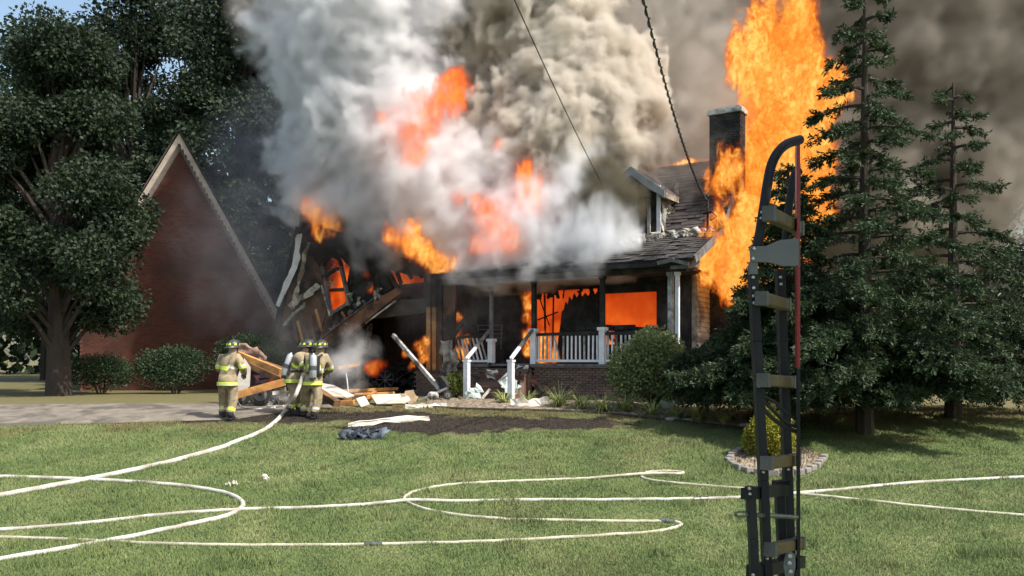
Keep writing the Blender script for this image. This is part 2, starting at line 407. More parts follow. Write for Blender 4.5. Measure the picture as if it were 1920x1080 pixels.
def brick_mat(name, cols, dark):
    m = bpy.data.materials.new(name); m.use_nodes = True; nt = m.node_tree; L = nt.links.new
    p = nt.nodes['Principled BSDF']; p.inputs['Roughness'].default_value = .9
    g = N(nt, 'ShaderNodeNewGeometry'); oi = N(nt, 'ShaderNodeObjectInfo'); ad = N(nt, 'ShaderNodeMath'); L(g.outputs['Random Per Island'], ad.inputs[0]); L(oi.outputs['Random'], ad.inputs[1])
    fr = N(nt, 'ShaderNodeMath', operation='FRACT'); L(ad.outputs[0], fr.inputs[0])
    r = N(nt, 'ShaderNodeValToRGB'); r.color_ramp.interpolation = 'CONSTANT'; L(fr.outputs[0], r.inputs[0])
    while len(r.color_ramp.elements) < len(cols): r.color_ramp.elements.new(.5)
    for i, (e, c) in enumerate(zip(r.color_ramp.elements, cols)): e.position = i/len(cols); e.color = (*c, 1)
    n = N(nt, 'ShaderNodeTexNoise', ins={'Scale': .9, 'Detail': 6.0}); L(g.outputs['Position'], n.inputs['Vector'])
    n2 = N(nt, 'ShaderNodeTexNoise', ins={'Scale': 60.0, 'Detail': 3.0}); L(g.outputs['Position'], n2.inputs['Vector'])
    rr = N(nt, 'ShaderNodeValToRGB'); L(n.outputs['Fac'], rr.inputs[0]); rr.color_ramp.elements[0].position = .4; rr.color_ramp.elements[1].position = .75
    mx = N(nt, 'ShaderNodeMix', data_type='RGBA'); L(rr.outputs[0], mx.inputs[0]); L(r.outputs[0], mx.inputs[6]); mx.inputs[7].default_value = (*dark, 1)
    L(mx.outputs[2], p.inputs['Base Color'])
    b = N(nt, 'ShaderNodeBump', ins={'Strength': .5, 'Distance': .006}); L(n2.outputs['Fac'], b.inputs['Height']); L(b.outputs[0], p.inputs['Normal'])
    return m
BRICK = brick_mat('tan_brown_brick', [(.17, .115, .09), (.20, .135, .105), (.145, .10, .08), (.185, .12, .09), (.065, .05, .045), (.165, .115, .09), (.195, .14, .11)], (.10, .07, .055))
BRICKL = brick_mat('light_tan_brick', [(.42, .30, .20), (.46, .33, .22), (.38, .27, .18)], (.34, .24, .16))
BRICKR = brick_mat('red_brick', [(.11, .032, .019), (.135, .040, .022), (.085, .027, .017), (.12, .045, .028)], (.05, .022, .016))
MORTAR = mat('mortar', (.16, .135, .12), (.11, .09, .08), 12, .95, .3)
MORTAR2 = mat('red_brown_mortar', (.17, .085, .06), (.10, .05, .04), 8, .95, .3)

house = thing('burning_house', H(3.9, 2, 0), 'burning one and a half storey house with brick front porch and dormer', 'house')

# --- foundation with its bricks
fb = MB()
hbox(fb, -.02, 4.62, .03, .3, -.2, 1.13); hbox(fb, 6.22, 7.9, .03, .3, -.2, 1.13); hbox(fb, -.0, .3, .31, 8, -.2, 1.13)
found = fb.build('foundation', MORTAR, house)
def brick_mesh(w=.198, h=.062, d=.05):
    b = MB(); c = .006
    vs = []
    for y, k in ((-d/2, c), (d/2, 0)):
        for i, j in ((-1,-1), (1,-1), (1,1), (-1,1)): vs.append((i*(w/2-k), y, j*(h/2-k)))
    b.add(vs, [(0,1,2,3), (0,4,5,1), (1,5,6,2), (2,6,7,3), (3,7,4,0)])
    me = bpy.data.meshes.new('brick'); me.from_pydata(b.v, [], b.f); me.update(); me.materials.append(BRICK); return me
bms = [brick_mesh(), brick_mesh(.196, .060), brick_mesh(.199, .061, .056)]
ROT = Matrix((( A_.x, B_.x, 0), (A_.y, B_.y, 0), (0, 0, 1))).to_4x4()
rb = random.Random(4)
def lay_bricks(s0, s1, z0, z1, t, parent, limit=[300]):
    rest = MB(); k = 0
    z = z0+.035
    row = 0
    while z+.03 < z1:
        s = s0+(.1 if row % 2 else 0.0)+.1
        while s-.09 < s1-.1:
            p = H(s, t+rb.uniform(-.006, .006), z)
            o = bpy.data.objects.new('brick', rb.choice(bms)); C.objects.link(o)
            o.parent = parent; o.matrix_local = Matrix.Translation(p-WPOS[parent.name]) @ ROT @ Matrix.Rotation(rb.uniform(-.008, .008), 4, 'Y')
            s += .208
        z += .0735; row += 1
lay_bricks(1.75, 4.6, .10, 1.13, .02, found)
lay_bricks(6.25, 6.95, .10, 1.13, .02, found)
def joined_bricks(b, s0, s1, z0, z1, t):
    z = z0+.035; row = 0
    while z+.03 < z1:
        s = s0+(.1 if row % 2 else 0.0)+.1
        while s-.09 < s1-.1: hbox(b, s-.097, s+.097, t-.03, t+.02, z-.03, z+.03); s += .208
        z += .0735; row += 1
    return b
b = MB(); joined_bricks(b, -.02, 1.72, .1, 1.13, .02); joined_bricks(b, 7.0, 7.9, .1, 1.13, .02)
tag(b.build('brick', BRICK, found), kind='stuff')
# brick cap course and porch floor
b = MB(); hbox(b, -.08, 4.68, -.07, .33, 1.135, 1.165); hbox(b, 6.16, 7.95, -.07, .33, 1.135, 1.165); b.build('cap_course', BRICK, house)
b = MB(); hbox(b, -.05, 7.9, -.02, 1.9, 1.17, 1.235); b.build('porch_floor', GREYW, house)
b = MB(); hbox(b, 1.55, 1.75, -.035, -.012, .12, .95); tag(b.build('rust_stain_board', mat('rusty_stain', (.12, .05, .03), (.07, .035, .025), 6, .9), house), 'rust brown streak down the brick')

# --- steps between the two newel posts
for k in range(6):
    z1 = 1.235-.17*(k+1); t0 = -.02-.22*k
    b = MB(); hbox(b, 4.66, 6.2, t0-.22, t0, -.1, z1); hbox(b, 4.64, 6.22, t0-.245, t0-.02, z1+.002, z1+.03)
    b.build('step', MORTAR2 if k % 2 else BRICK, house)

# --- posts, railings
post_s = {px: sz(px, 690, 0)[0] for px in (1257, 1127, 998, 918)}
def post(s, z0, z1, w_, mt, par=house, name='porch_post', t=.06):
    b = MB(); hbox(b, s-w_/2, s+w_/2, t-w_/2, t+w_/2, z0, z1); hbox(b, s-w_*.7, s+w_*.7, t-w_*.7, t+w_*.7, z1-.09, z1-.002); return b.build(name, mt, par)
for px in (1127, 998):
    s = post_s[px]; post(s, 1.238, 2.28, .17, WHITEP, t=.1); post(s, 2.285, 3.72, .12, CHAR, t=.1)
post(post_s[918], 1.238, 2.0, .17, WHITEP, t=.1); post(post_s[918], 2.005, 3.6, .09, GREYW, t=.1)
post(post_s[1257]+.03, 1.238, 3.72, .13, SOOTW, t=.1); post(post_s[1257]-.16, 1.238, 3.72, .1, WHITEP, t=.1)
def railing(sa, sb, n, skew=None, charred=.0):
    rail = MB(); rail.beam(H(sa, .1, 2.10), H(sb, .1, 2.10+.03), .07, .09); r = rail.build('top_rail', CHAR, house)
    low = MB(); low.beam(H(sa, .1, 1.33), H(sb, .1, 1.33), .06, .07); low.build('bottom_rail', WHITEP, house)
    for i in range(n):
        q = (i+.5)/n; s = sa+(sb-sa)*q
        b = MB(); lean = skew.get(i, rb.uniform(-.01, .01)) if skew else rb.uniform(-.012, .012)
        b.beam(H(s, .1, 1.37), H(s+lean, .1, 2.05), .042, .042)
        b.build('baluster', WHITEP if rb.random() > .25 else SOOTW, house)
railing(post_s[998]-.1, post_s[1127]+.1, 15, {5: .16, 6: None or -.01})
railing(post_s[1127]-.1, post_s[1257]+.1, 14)
# broken left railing, fallen askew under its rail
sl, s9 = 7.35, post_s[918]+.1
b = MB(); b.beam(H(s9, .1, 1.32), H(sl-.2, .1, 1.32), .06, .07); b.build('bottom_rail', WHITEP, house)
for i in range(7):
    q = i/6; s = s9+.08+(sl-.15-s9)*q
    b = MB(); b.beam(H(s, .1, 1.36), H(s+.24-.06*q, .12, 2.02+.06*q), .042, .042); b.build('baluster', WHITEP if i % 3 else SOOTW, house)
p = lambda x, y, t=-.02: rp(x, y, H(0, t, 0), B_)
b = MB(); b.beam(p(845, 640), p(868, 602), .08, .1); b.beam(p(867, 600), p(902, 632), .1, .1); b.beam(p(858, 634), p(900, 628), .07, .08); b.build('broken_rail', CHAR, house)
b = MB(); b.beam(p(872, 608, .02), p(893, 622, .02), .05, .06); b.beam(p(862, 622, .02), p(866, 606, .02), .05, .05); b.build('broken_rail', GREYW, house)
# stair handrails and newels
for s, s2, px in ((post_s[998]-.02, 4.66, 962), (post_s[918]+.0, 6.2, 875)):
    b = MB(); hbox(b, s-.075, s+.075, -1.28, -1.13, .18, 1.30); hbox(b, s-.095, s+.095, -1.30, -1.11, 1.302, 1.36); b.build('newel_post', WHITEP, house)
    b = MB(); b.beam(H(s, -1.2, 1.40), H(s, -.75, 1.72), .09, .07); b.build('stair_rail', WHITEP, house)
    b = MB(); b.beam(H(s, -.755, 1.717), H(s, -.02, 2.24), .085, .07); b.build('stair_rail', GREYW, house)

# --- porch beam, ceiling, roof
b = MB(); hbox(b, -.1, 8.0, -.02, .22, 3.72, 3.98); b.build('porch_beam', CHAR, house)
b = MB(); hbox(b, -.25, 8.1, -.30, -.05, 3.86, 4.03); b.build('fascia', CHAR, house)
b = MB(); hbox(b, -.05, 7.95, .23, 1.9, 3.80, 3.86); b.build('porch_ceiling', CHAR, house)
def shingle_slope(name, s0, s1, t0, z0, t1, z1, mt, n, par=house, keep=lambda s, q: True, ds=.33):
    "courses of shingles, each lifted over the one below"
    bmb = MB(); d = Vector((0, t1-t0, z1-z0)); L_ = d.length/n
    up = B_*(-(z1-z0)/d.length)+Vector((0, 0, (t1-t0)/d.length))
    for i in range(n):
        qa, qb = i/n, (i+1.12)/n; s = s0+(ds*.5 if i % 2 else 0)*-1
        while s < s1:
            a, c = max(s, s0), min(s+ds-.008, s1)
            if c > a and keep((a+c)/2, qa):
                j = rb.uniform(0, .014)
                P = [H(a, t0+(t1-t0)*qa, z0+(z1-z0)*qa)+up*(.014+j), H(c, t0+(t1-t0)*qa, z0+(z1-z0)*qa)+up*(.014+j), H(c, t0+(t1-t0)*qb, z0+(z1-z0)*qb)+up*.004, H(a, t0+(t1-t0)*qb, z0+(z1-z0)*qb)+up*.004]
                Q = [v-up*.012 for v in P[:2]]
                bmb.add(P+Q, [(0, 1, 2, 3), (0, 4, 5, 1)])
            s += ds
    return tag(bmb.build(name, mt, par), kind='stuff')
b = MB(); b.prism([H(-.35, -.30, 4.04), H(-.35, 2.0, 5.05), H(8.2, 2.0, 5.05), H(8.2, -.30, 4.04)], (0, 0, -.07)); proof = b.build('porch_roof', CHAR, house)
shingle_slope('shingles', -.35, 8.2, -.3, 4.05, 2.0, 5.06, SHINGG, 13, keep=lambda s, q: rb.random() < (.93 if s < 3.2 else .6)-.35*(q < .2))
b = MB(); b.prism([H(-.4, 1.98, 5.03), H(-.4, 4.05, 7.5), H(8.2, 4.05, 7.5), H(8.2, 1.98, 5.03)], B_*.05+Vector((0, 0, -.08))); b.build('main_roof', CHAR, house)
shingle_slope('shingles', -.42, 8.2, 2.0, 5.07, 4.05, 7.52, SHING, 22, keep=lambda s, q: s < 4.5 and rb.random() < .94)
b = MB(); b.prism([H(-.4, 4.08, 7.5), H(-.4, 8.2, 3.6), H(8.2, 8.2, 3.6), H(8.2, 4.08, 7.5)], (0, 0, -.1)); b.build('rear_roof', CHAR, house)
b = MB(); b.beam(H(-.45, -.32, 3.98), H(-.45, 2.0, 4.99), .05, .2); b.beam(H(-.45, 2.0, 4.99), H(-.45, 4.06, 7.44), .05, .2); b.build('rake_board', GREYW, house)
b = MB(); b.beam(H(.0, -.25, 3.84), H(.0, .6, 3.98), .5, .16); b.beam(H(.55, -.36, 3.93), H(.1, -.38, 3.99), .12, .10); b.beam(H(.12, -.38, 3.98), H(-.3, -.34, 3.86), .12, .09); b.build('bent_gutter', GREYW, house)
# --- walls
b = MB(); b.prism([H(.32, 1.95, 1.14), H(.32, 8, 1.14), H(.32, 8, 3.7), H(.32, 4.05, 7.35), H(.32, 1.95, 5.0)], A_*.15); b.build('side_wall', BEIGE, house)
for k in range(26):
    z = 1.16+.145*k
    b = MB(); b.prism([H(.315, 1.95, z), H(.29, 1.95, z), H(.312, 1.95, z+.14)], B_*6.05); b.build('siding_board', BEIGE, house)
b = MB(); joined = b
z = .15; row = 0
while z < 1.1:
    t = .4+(.1 if row % 2 else 0)
    while t < 7.8:
        joined.prism([H(-.03, t, z-.03), H(-.03, t+.19, z-.03), H(-.03, t+.19, z+.03), H(-.03, t, z+.03)], A_*.04); t += .208
    z += .0735; row += 1
tag(joined.build('brick', BRICKL, found), kind='stuff')
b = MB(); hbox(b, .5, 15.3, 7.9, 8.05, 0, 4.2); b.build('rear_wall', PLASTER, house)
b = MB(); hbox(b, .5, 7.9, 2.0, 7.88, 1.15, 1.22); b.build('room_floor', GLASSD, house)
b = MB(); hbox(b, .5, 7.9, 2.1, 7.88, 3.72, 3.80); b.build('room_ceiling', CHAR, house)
b = MB(); hbox(b, 7.92, 8.06, .35, 7.85, .1, 3.8); b.build('party_wall', PLASTER, house)
def wall_open(name, s0, s1, z0, z1, t, th, holes, mt):
    ss = sorted({s0, s1, *[h[0] for h in holes], *[h[1] for h in holes]}); b = MB()
    zs = sorted({z0, z1, *[h[2] for h in holes], *[h[3] for h in holes]})
    for i in range(len(ss)-1):
        for j in range(len(zs)-1):
            cs, cz = (ss[i]+ss[i+1])/2, (zs[j]+zs[j+1])/2
            if any(h[0] < cs < h[1] and h[2] < cz < h[3] for h in holes): continue
            hbox(b, ss[i], ss[i+1], t, t+th, zs[j], zs[j+1])
    return b.build(name, mt, house)
T1 = 1.9
def hole(x0, x1, y0, y1): (sa, za), (sb, zb) = sz(x0, y1, T1), sz(x1, y0, T1); return (min(sa, sb), max(sa, sb), min(za, zb), max(za, zb))
h1 = hole(1003, 1120, 540, 676); h2 = hole(1131, 1231, 546, 616); h3 = hole(985, 996, 545, 668); h4 = hole(862, 893, 536, 566); h5 = hole(856, 864, 585, 672); h6 = hole(1131, 1152, 618, 646); h7 = hole(866, 882, 640, 676)
wall_open('front_wall', .5, 7.9, 1.236, 3.8, T1, .14, [h1, h2, h3, h4, h5, h6, h7], CHAR)
b = MB(); hpoly(b, [(1043, 678), (1046, 640), (1051, 606), (1053, 584), (1057, 580), (1060, 566), (1064, 572), (1067, 556), (1072, 564), (1076, 550), (1081, 559), (1087, 547), (1091, 557), (1097, 549), (1102, 556), (1108, 546), (1114, 553), (1121, 545), (1121, 678)], 1.88, .05); b.build('burnt_curtain', CHAR, house)
for x0, y0, x1, y1, w_ in ((1021, 540, 1023, 676, .05), (1038, 548, 1036, 676, .04), (1008, 600, 1046, 585, .04), (1012, 560, 1030, 610, .03)):
    b = MB(); b.beam(rp(x0, y0, H(0, 2.2, 0), B_), rp(x1, y1, H(0, 2.2, 0), B_), w_, w_); b.build('burning_stud', CHAR, house)
b = MB(); hpoly(b, [(1003, 536), (1046, 536), (1046, 549), (1030, 551), (1003, 549)], 1.87, .05); b.build('hanging_lath', CHAR, house)
b = MB()
for x0, y0, x1, y1, w_ in ((1082, 611, 1150, 616, .15), (1082, 616, 1190, 613, .13), (1130, 612, 1215, 618, .12), (1137, 622, 1150, 640, .08), (1095, 612, 1140, 622, .07)): b.beam(p(x0, y0, .9), p(x1, y1, .75), w_, w_)
b.build('fallen_rafter', CHAR, house)
b = MB()
for i in range(4): b.tube([p(896, 610+8*i, .9), p(942, 610+8*i, .9)], .012, 5)
for x in (896, 941): b.tube([p(x, 608, .9), p(x+(-2 if x > 900 else 2), 655, .9)], .014, 5)
tag(b.build('wire_shelf', GREYW), 'bare wire rack standing in the dark porch doorway', 'wire rack')

def crumple(mb, pts, wd, seed, jit=.05, n=9, wave=1):
    "a strip of softened siding or paper along the points, buckled"
    r_ = random.Random(seed); P = [Vector(q) for q in pts]; rows = []
    for i in range(n+1):
        f = i/n*(len(P)-1); k = min(int(f), len(P)-2); c = P[k].lerp(P[k+1], f-k); tdir = (P[k+1]-P[k]).normalized()
        side = tdir.cross(Vector((0, -1, .2))).normalized()
        row = []
        for j in range(4):
            v = c+side*wd*(j/3-.5)*(.7+.6*r_.random())+Vector((r_.uniform(-jit, jit), r_.uniform(-jit, jit)-jit*wave*math.sin(j*2+i), r_.uniform(-jit, jit))); row.append(v)
        rows.append(row)
    bb = len(mb.v); mb.v += [tuple(v) for rw in rows for v in rw]
    for i in range(n):
        for j in range(3): mb.f.append((bb+i*4+j, bb+i*4+j+1, bb+(i+1)*4+j+1, bb+(i+1)*4+j))
    return mb
r9 = random.Random(91)                                     # charred laths and scraps hanging round the burnt openings
for k in range(14):
    hx = h1; s_ = hx[0]+(hx[1]-hx[0])*r9.random(); top = k % 4 != 3
    z_ = hx[3]+.03 if top else r9.uniform(hx[2], hx[3]); s_ = s_ if top else r9.choice((hx[0], hx[1]))
    b = MB(); crumple(b, [H(s_, 1.86, z_), H(s_+r9.uniform(-.05, .05), 1.84, z_-r9.uniform(.06, .12)), H(s_+r9.uniform(-.1, .1), 1.85, z_-r9.uniform(.14, .34))], r9.uniform(.04, .16), 900+k, .02, 5); b.build('burnt_scrap', CHAR, house)
# --- dormer
dt = 1.95; dp = 2.24; dw = .80; dz = 7.08; de = 6.46
b = MB(); b.prism([H(dp-dw, dt, 5.05), H(dp+dw, dt, 5.05), H(dp+dw, dt, de), H(dp, dt, dz-.12), H(dp-dw, dt, de)], B_*.12); dorm = b.build('dormer_front', CHAR, house)
b = MB(); b.prism([H(dp-dw, dt+.01, 5.05), H(dp-dw, dt+.01, de), H(dp-dw, 3.05, de)], A_*.1); b.build('dormer_cheek', SIDING, house)
for sg in (-1, 1):
    b = MB(); q = sg*(dw+.27); zz_ = dz-(dz-de)*(dw+.27)/dw
    b.prism([H(dp, dt-.28, dz), H(dp+q, dt-.28, zz_), H(dp+q, 2.95, zz_), H(dp, 3.95, dz)], (0, 0, -.06)); b.build('dormer_roof', SHING, house)
    b = MB(); b.prism([H(dp, dt-.30, dz+.015), H(dp+q*1.0, dt-.30, zz_+.015), H(dp+q, dt-.30, zz_-.19), H(dp+sg*dw*.75, dt-.30, zz_+.10), H(dp, dt-.30, dz-.24)], B_*-.03); b.build('rake_board', GAVE, house)
    b = MB(); b.prism([H(dp+q*1.02, dt-.30, zz_-.19), H(dp+q*1.02, 2.7, zz_-.19), H(dp+q*1.02, 2.7, zz_-.02), H(dp+q*1.02, dt-.30, zz_-.02)], A_*(-.03*sg)); b.build('eave_board', SOOTW if sg > 0 else BEIGE, house)
    b = MB(); b.prism([H(dp+sg*dw, dt-.28, zz_-.12), H(dp+q*.99, dt-.28, zz_-.19), H(dp+q*.99, 2.75, zz_-.19), H(dp+sg*dw, 2.75, zz_-.12)], (0, 0, .03)); b.build('soffit', GAVE, house)
b = MB(); hbox(b, dp-.42, dp+.42, dt-.05, dt-.003, 5.2, 6.24); wn = b.build('window', GLASSD, house)
b = MB()
for s in (dp-.47, dp+.47): hbox(b, s-.045, s+.045, dt-.09, dt-.004, 5.08, 6.28)
hbox(b, dp-.42, dp+.42, dt-.085, dt-.052, 6.2, 6.27); b.build('window_frame', SOOTW, wn)
b = MB(); hbox(b, dp-dw-.02, dp-dw+.1, dt-.03, dt-.004, 5.1, 6.5); hbox(b, dp+dw-.1, dp+dw+.02, dt-.03, dt-.004, 5.1, 6.5); b.build('corner_board', WHITEP, house)
b = MB(); b.ellipsoid(H(dp-.02, dt-.06, 6.66), .13, .03, .17, 14, 8, ROT.to_3x3()); b.build('oval_vent', GAVE, house)
for k in range(9):
    t = dt+.06+.13*k; zt = 6.42-.02*k; zb = 5.15+.16*k+rb.uniform(0, .35)
    b = MB(); crumple(b, [H(dp-dw-.05, t, zt), H(dp-dw-.07, t+.04, (zt+zb)/2), H(dp-dw-.10, t+rb.uniform(-.1, .15), zb)], .13, k, .04); b.build('siding_strip', SIDING, house, smooth=True)
for k in range(22):
    s = 1.75-.085*k+rb.uniform(-.1, .1); t = 1.72+rb.uniform(-.3, .16)
    z = 4.04+(t+.3)*.44+.07
    b = MB(); crumple(b, [H(s, t, z-.05), H(s-.12, t-.05, z+rb.uniform(.0, .10)), H(s-.26, t+rb.uniform(-.14, .14), z-.04)], rb.uniform(.07, .22), 40+k, .016); b.build('siding_strip', SIDING if k % 3 else DIRTW, house)
for k in range(9):
    s = 3.1-.16*k; t = 1.2+rb.uniform(-.5, .4); z = 4.04+(t+.3)*.44+.05
    b = MB(); crumple(b, [H(s, t, z), H(s-.3, t+.1, z+.1), H(s-.55, t+rb.uniform(-.1, .3), z+.05)], rb.uniform(.2, .45), 70+k, .028); b.build('siding_strip', DIRTW, house)
# --- chimney
b = MB(); hbox(b, -.62, .31, 3.0, 3.5, .1, 8.62); ch = b.build('chimney', CHAR, house)
b = MB(); hbox(b, -.68, .37, 2.94, 3.56, 8.622, 8.74); hbox(b, -.64, .33, 2.98, 3.52, 8.745, 8.80); b.build('chimney_cap', SOOTW, ch)
b = MB()
z = 5.4; row = 0
while z < 8.55:
    s = -.60+(.1 if row % 2 else 0)
    while s < .12: hbox(b, s, s+.195, 2.985, 2.999, z, z+.062); s += .208
    t = 3.02+(.1 if row % 2 else 0)
    while t < 3.4: b.prism([H(-.621, t, z), H(-.621, t+.09, z), H(-.621, t+.09, z+.062), H(-.621, t, z+.062)], A_*-.014); t += .1
    z += .0735; row += 1
tag(b.build('brick', CHAR, ch), kind='stuff')
# --- service mast on the roof
mp_ = sz(1327, 442, 1.6)
mast = thing('service_mast', H(mp_[0], 1.6, mp_[1]), 'black electrical service mast standing on the porch roof', 'service mast')
b = MB(); b.tube([H(mp_[0], 1.6, mp_[1]-.15), H(mp_[0], 1.6, mp_[1]+1.05)], .035, 8); b.build('pipe', CHAR, mast)
b = MB(); b.tube([H(mp_[0], 1.6, mp_[1]+1.04), H(mp_[0], 1.55, mp_[1]+1.12), H(mp_[0], 1.45, mp_[1]+1.08)], [.05, .075, .05], 8); b.build('weather_head', CHAR, mast)
b = MB(); b.beam(H(mp_[0]+.12, 1.58, mp_[1]+.62), H(mp_[0]-.12, 1.58, mp_[1]+.66), .05, .06)
b.tube([H(mp_[0], 1.5, mp_[1]+.9), H(mp_[0]+.3, 1.4, mp_[1]+.55), H(mp_[0]+.16, 1.45, mp_[1]+.4), H(mp_[0], 1.55, mp_[1]+.5)], .014, 5)
b.tube([H(mp_[0], 1.5, mp_[1]+.8), H(mp_[0]-.3, 1.5, mp_[1]+.5), H(mp_[0]-.1, 1.5, mp_[1]+.4)], .014, 5); b.build('insulator', CHAR, mast)

# ------------------------------------------------------------------ collapsed garage wing
gar = thing('collapsed_garage', H(11.5, 1, .1), 'collapsed front garage gable with arched window and sagging charred roof', 'garage')
TG = .1
g = lambda x, y, t=TG: rp(x, y, H(0, t, 0), B_)
def plate(name, pts, t, th, mt, par=gar, **kw):
    b = MB(); hpoly(b, pts, t, th); return b.build(name, mt, par, **kw)
# gable sheathing in pieces round the window opening (606..650, 488..578)
plate('gable_sheathing', [(566, 440), (600, 452), (604, 520), (612, 585), (604, 610), (575, 636), (516, 640), (524, 590), (545, 520)], TG, .12, BROWN)
plate('gable_sheathing', [(600, 450), (700, 470), (712, 505), (655, 500), (640, 484), (622, 480), (606, 492)], TG+.01, .12, CHAR)
plate('gable_sheathing', [(656, 500), (716, 500), (735, 540), (690, 575), (652, 600), (646, 590), (652, 580), (649, 540)], TG+.02, .12, CHAR)
plate('gable_sheathing', [(613, 586), (648, 572), (660, 590), (625, 628), (600, 634)], TG+.03, .1, BROWN)
plate('charred_roof_edge', [(563, 405), (575, 398), (600, 425), (640, 437), (690, 455), (745, 482), (800, 492), (838, 492), (846, 512), (800, 520), (760, 514), (715, 500), (660, 478), (600, 458), (570, 446), (556, 450)], TG-.12, .3, CHAR)
plate('charred_sheathing', [(564, 408), (640, 440), (700, 462), (722, 500), (700, 512), (660, 492), (641, 478), (622, 474), (604, 486), (598, 500), (585, 478), (566, 474)], TG-.04, .03, CHAR)
b = MB(); b.prism([g(563, 404, .3), g(640, 438, .3), g(745, 484, .3), g(846, 494, .3), H(8.0, 7.6, 4.0), H(15.0, 7.6, 4.2)], (0, 0, -.12)); b.build('sagging_roof', CHAR, gar)
for (x0, y0, x1, y1), w_ in (((712, 478, 745, 540), .12), ((735, 482, 752, 532), .1), ((752, 490, 772, 522), .1), ((700, 470, 712, 540), .12), ((775, 492, 792, 520), .1)):
    b = MB(); b.beam(g(x0, y0, .0), g(x1, y1, .0), w_, w_); b.build('rafter', CHAR, gar)
wf = MB()
for (x0, y0), (x1, y1) in (((606, 500), (620, 588)), ((620, 590), (654, 568)), ((654, 566), (640, 500))): wf.beam(g(x0, y0, -.02), g(x1, y1, -.02), .11, .11)
wnd = wf.build('window_frame', GREYW, gar)
b = MB(); arc = [(606, 500), (608, 490), (616, 482), (626, 480), (636, 486), (641, 500)]
for q, r_ in zip(arc, arc[1:]): b.beam(g(*q, -.02), g(*r_, -.02), .10, .10)
b.build('arch_trim', CHAR, wnd)
b = MB(); b.beam(g(604, 520, -.03), g(634, 503, -.03), .10, .10); b.build('window_rail', CHAR, wnd)
b = MB(); b.beam(g(603, 535, -.08), g(619, 592, -.08), .06, .06); b.build('casing_strip', SOOTW, wnd)
# header beam fallen diagonally over the opening
plate('header_beam', [(616, 652), (600, 640), (690, 570), (742, 540), (752, 548), (690, 598), (640, 640)], -.1, .24, mat('rust_brown_paint', (.24, .105, .055), (.14, .065, .04), 4, .7, .2, c3=(.045, .03, .025)))
b = MB(); b.beam(g(686, 606, -.14), g(742, 564, -.14), .05, .05); b.build('beam_edge_trim', SOOTW, gar)
b = MB(); b.beam(g(600, 636, -.14), g(700, 560, -.14), .05, .03); b.build('beam_edge_trim', GREYW, gar)
plate('soffit_board', [(690, 600), (745, 562), (805, 560), (805, 585), (700, 598)], .35, .06, PLASTER)
# white rake trim peeling off the left slope
for pts, wd, mt in (([(562, 438), (556, 480), (545, 520), (520, 573)], .22, WHITEP), ([(578, 455), (566, 500), (560, 535), (548, 575)], .16, SIDING), ([(598, 535), (585, 545), (560, 560), (553, 565)], .22, SIDING), ([(572, 570), (550, 590), (531, 610)], .10, SOOTW), ([(560, 560), (548, 572), (543, 578)], .26, SIDING)):
    b = MB(); crumple(b, [g(x, y, -.12) for x, y in pts], wd, len(pts)*int(wd*100), .035, 12); b.build('peeling_trim', mt, gar, smooth=True)
b = MB(); b.beam(g(560, 425, -.02), g(522, 600, -.02), .12, .2); b.beam(g(522, 600, -.02), g(516, 645, -.02), .12, .2); b.build('rake_frame', CHAR, gar)
for i, (x0, y0, x1, y1) in enumerate(((550, 605, 558, 640), (558, 602, 568, 642), (568, 598, 578, 644), (580, 590, 590, 640), (592, 580, 604, 622), (538, 612, 546, 642), (580, 588, 586, 606), (640, 585, 650, 600), (630, 590, 640, 606))):
    b = MB(); b.beam(g(x0, y0, -.06), g(x1, y1, -.06), .10, .03, up=B_); b.build('broken_plank', [BROWN, WOOD, BROWN][i % 3], gar)
for i in range(16):
    x, y = rb.uniform(655, 715), rb.uniform(500, 570)
    if (x-655)*.55+(y-500) > 92: continue
    b = MB(); crumple(b, [g(x, y, -.05), g(x+rb.uniform(-5, 5), y+rb.uniform(10, 22), -.08)], rb.uniform(.08, .2), 200+i, .05, 5); b.build('hanging_scrap', [CHAR, GREYW, SIDING, CHAR][i % 4], gar, smooth=True)
for i in range(12):
    x = rb.uniform(612, 665); y = 640-(x-600)*.72+rb.uniform(-14, 2)
    b = MB(); crumple(b, [g(x, y, -.05), g(x+rb.uniform(-6, 6), y+rb.uniform(-12, 6), -.07)], rb.uniform(.1, .26), 240+i, .04, 5); b.build('torn_paper', mat('torn_insulation', (.25, .16, .15), (.14, .09, .085), 6, .9) if i == 0 else bpy.data.materials['torn_insulation'], gar, smooth=True)
# corner studs of raw lumber by the porch
for x0, x1, mt in ((801, 808, WOOD), (812, 819, WOOD), (822, 830, BROWN)):
    sa, sb = sz(x0, 600, .2)[0], sz(x1, 600, .2)[0]
    b = MB(); hbox(b, sb, sa, .15, .28, 1.02, 3.05); b.build('corner_stud', mt, gar)
    b = MB(); hbox(b, sb, sa, .15, .28, 3.055, 4.0); b.build('corner_stud', CHAR, gar)
plate('corner_wall', [(831, 510), (856, 510), (848, 690), (831, 695)], .2, .1, BROWN)
plate('corner_wall', [(795, 500), (838, 500), (838, 570), (795, 560)], .34, .1, CHAR)
b = MB(); hbox(b, 7.98, 9.05, .05, .4, .05, 1.0); pier = b.build('brick_pier', MORTAR, gar)
lay_bricks(7.98, 9.03, .10, .98, .04, pier)
b = MB(); hbox(b, 7.95, 9.08, -.0, .42, 1.003, 1.015); b.build('pier_cap', PLASTER, gar)
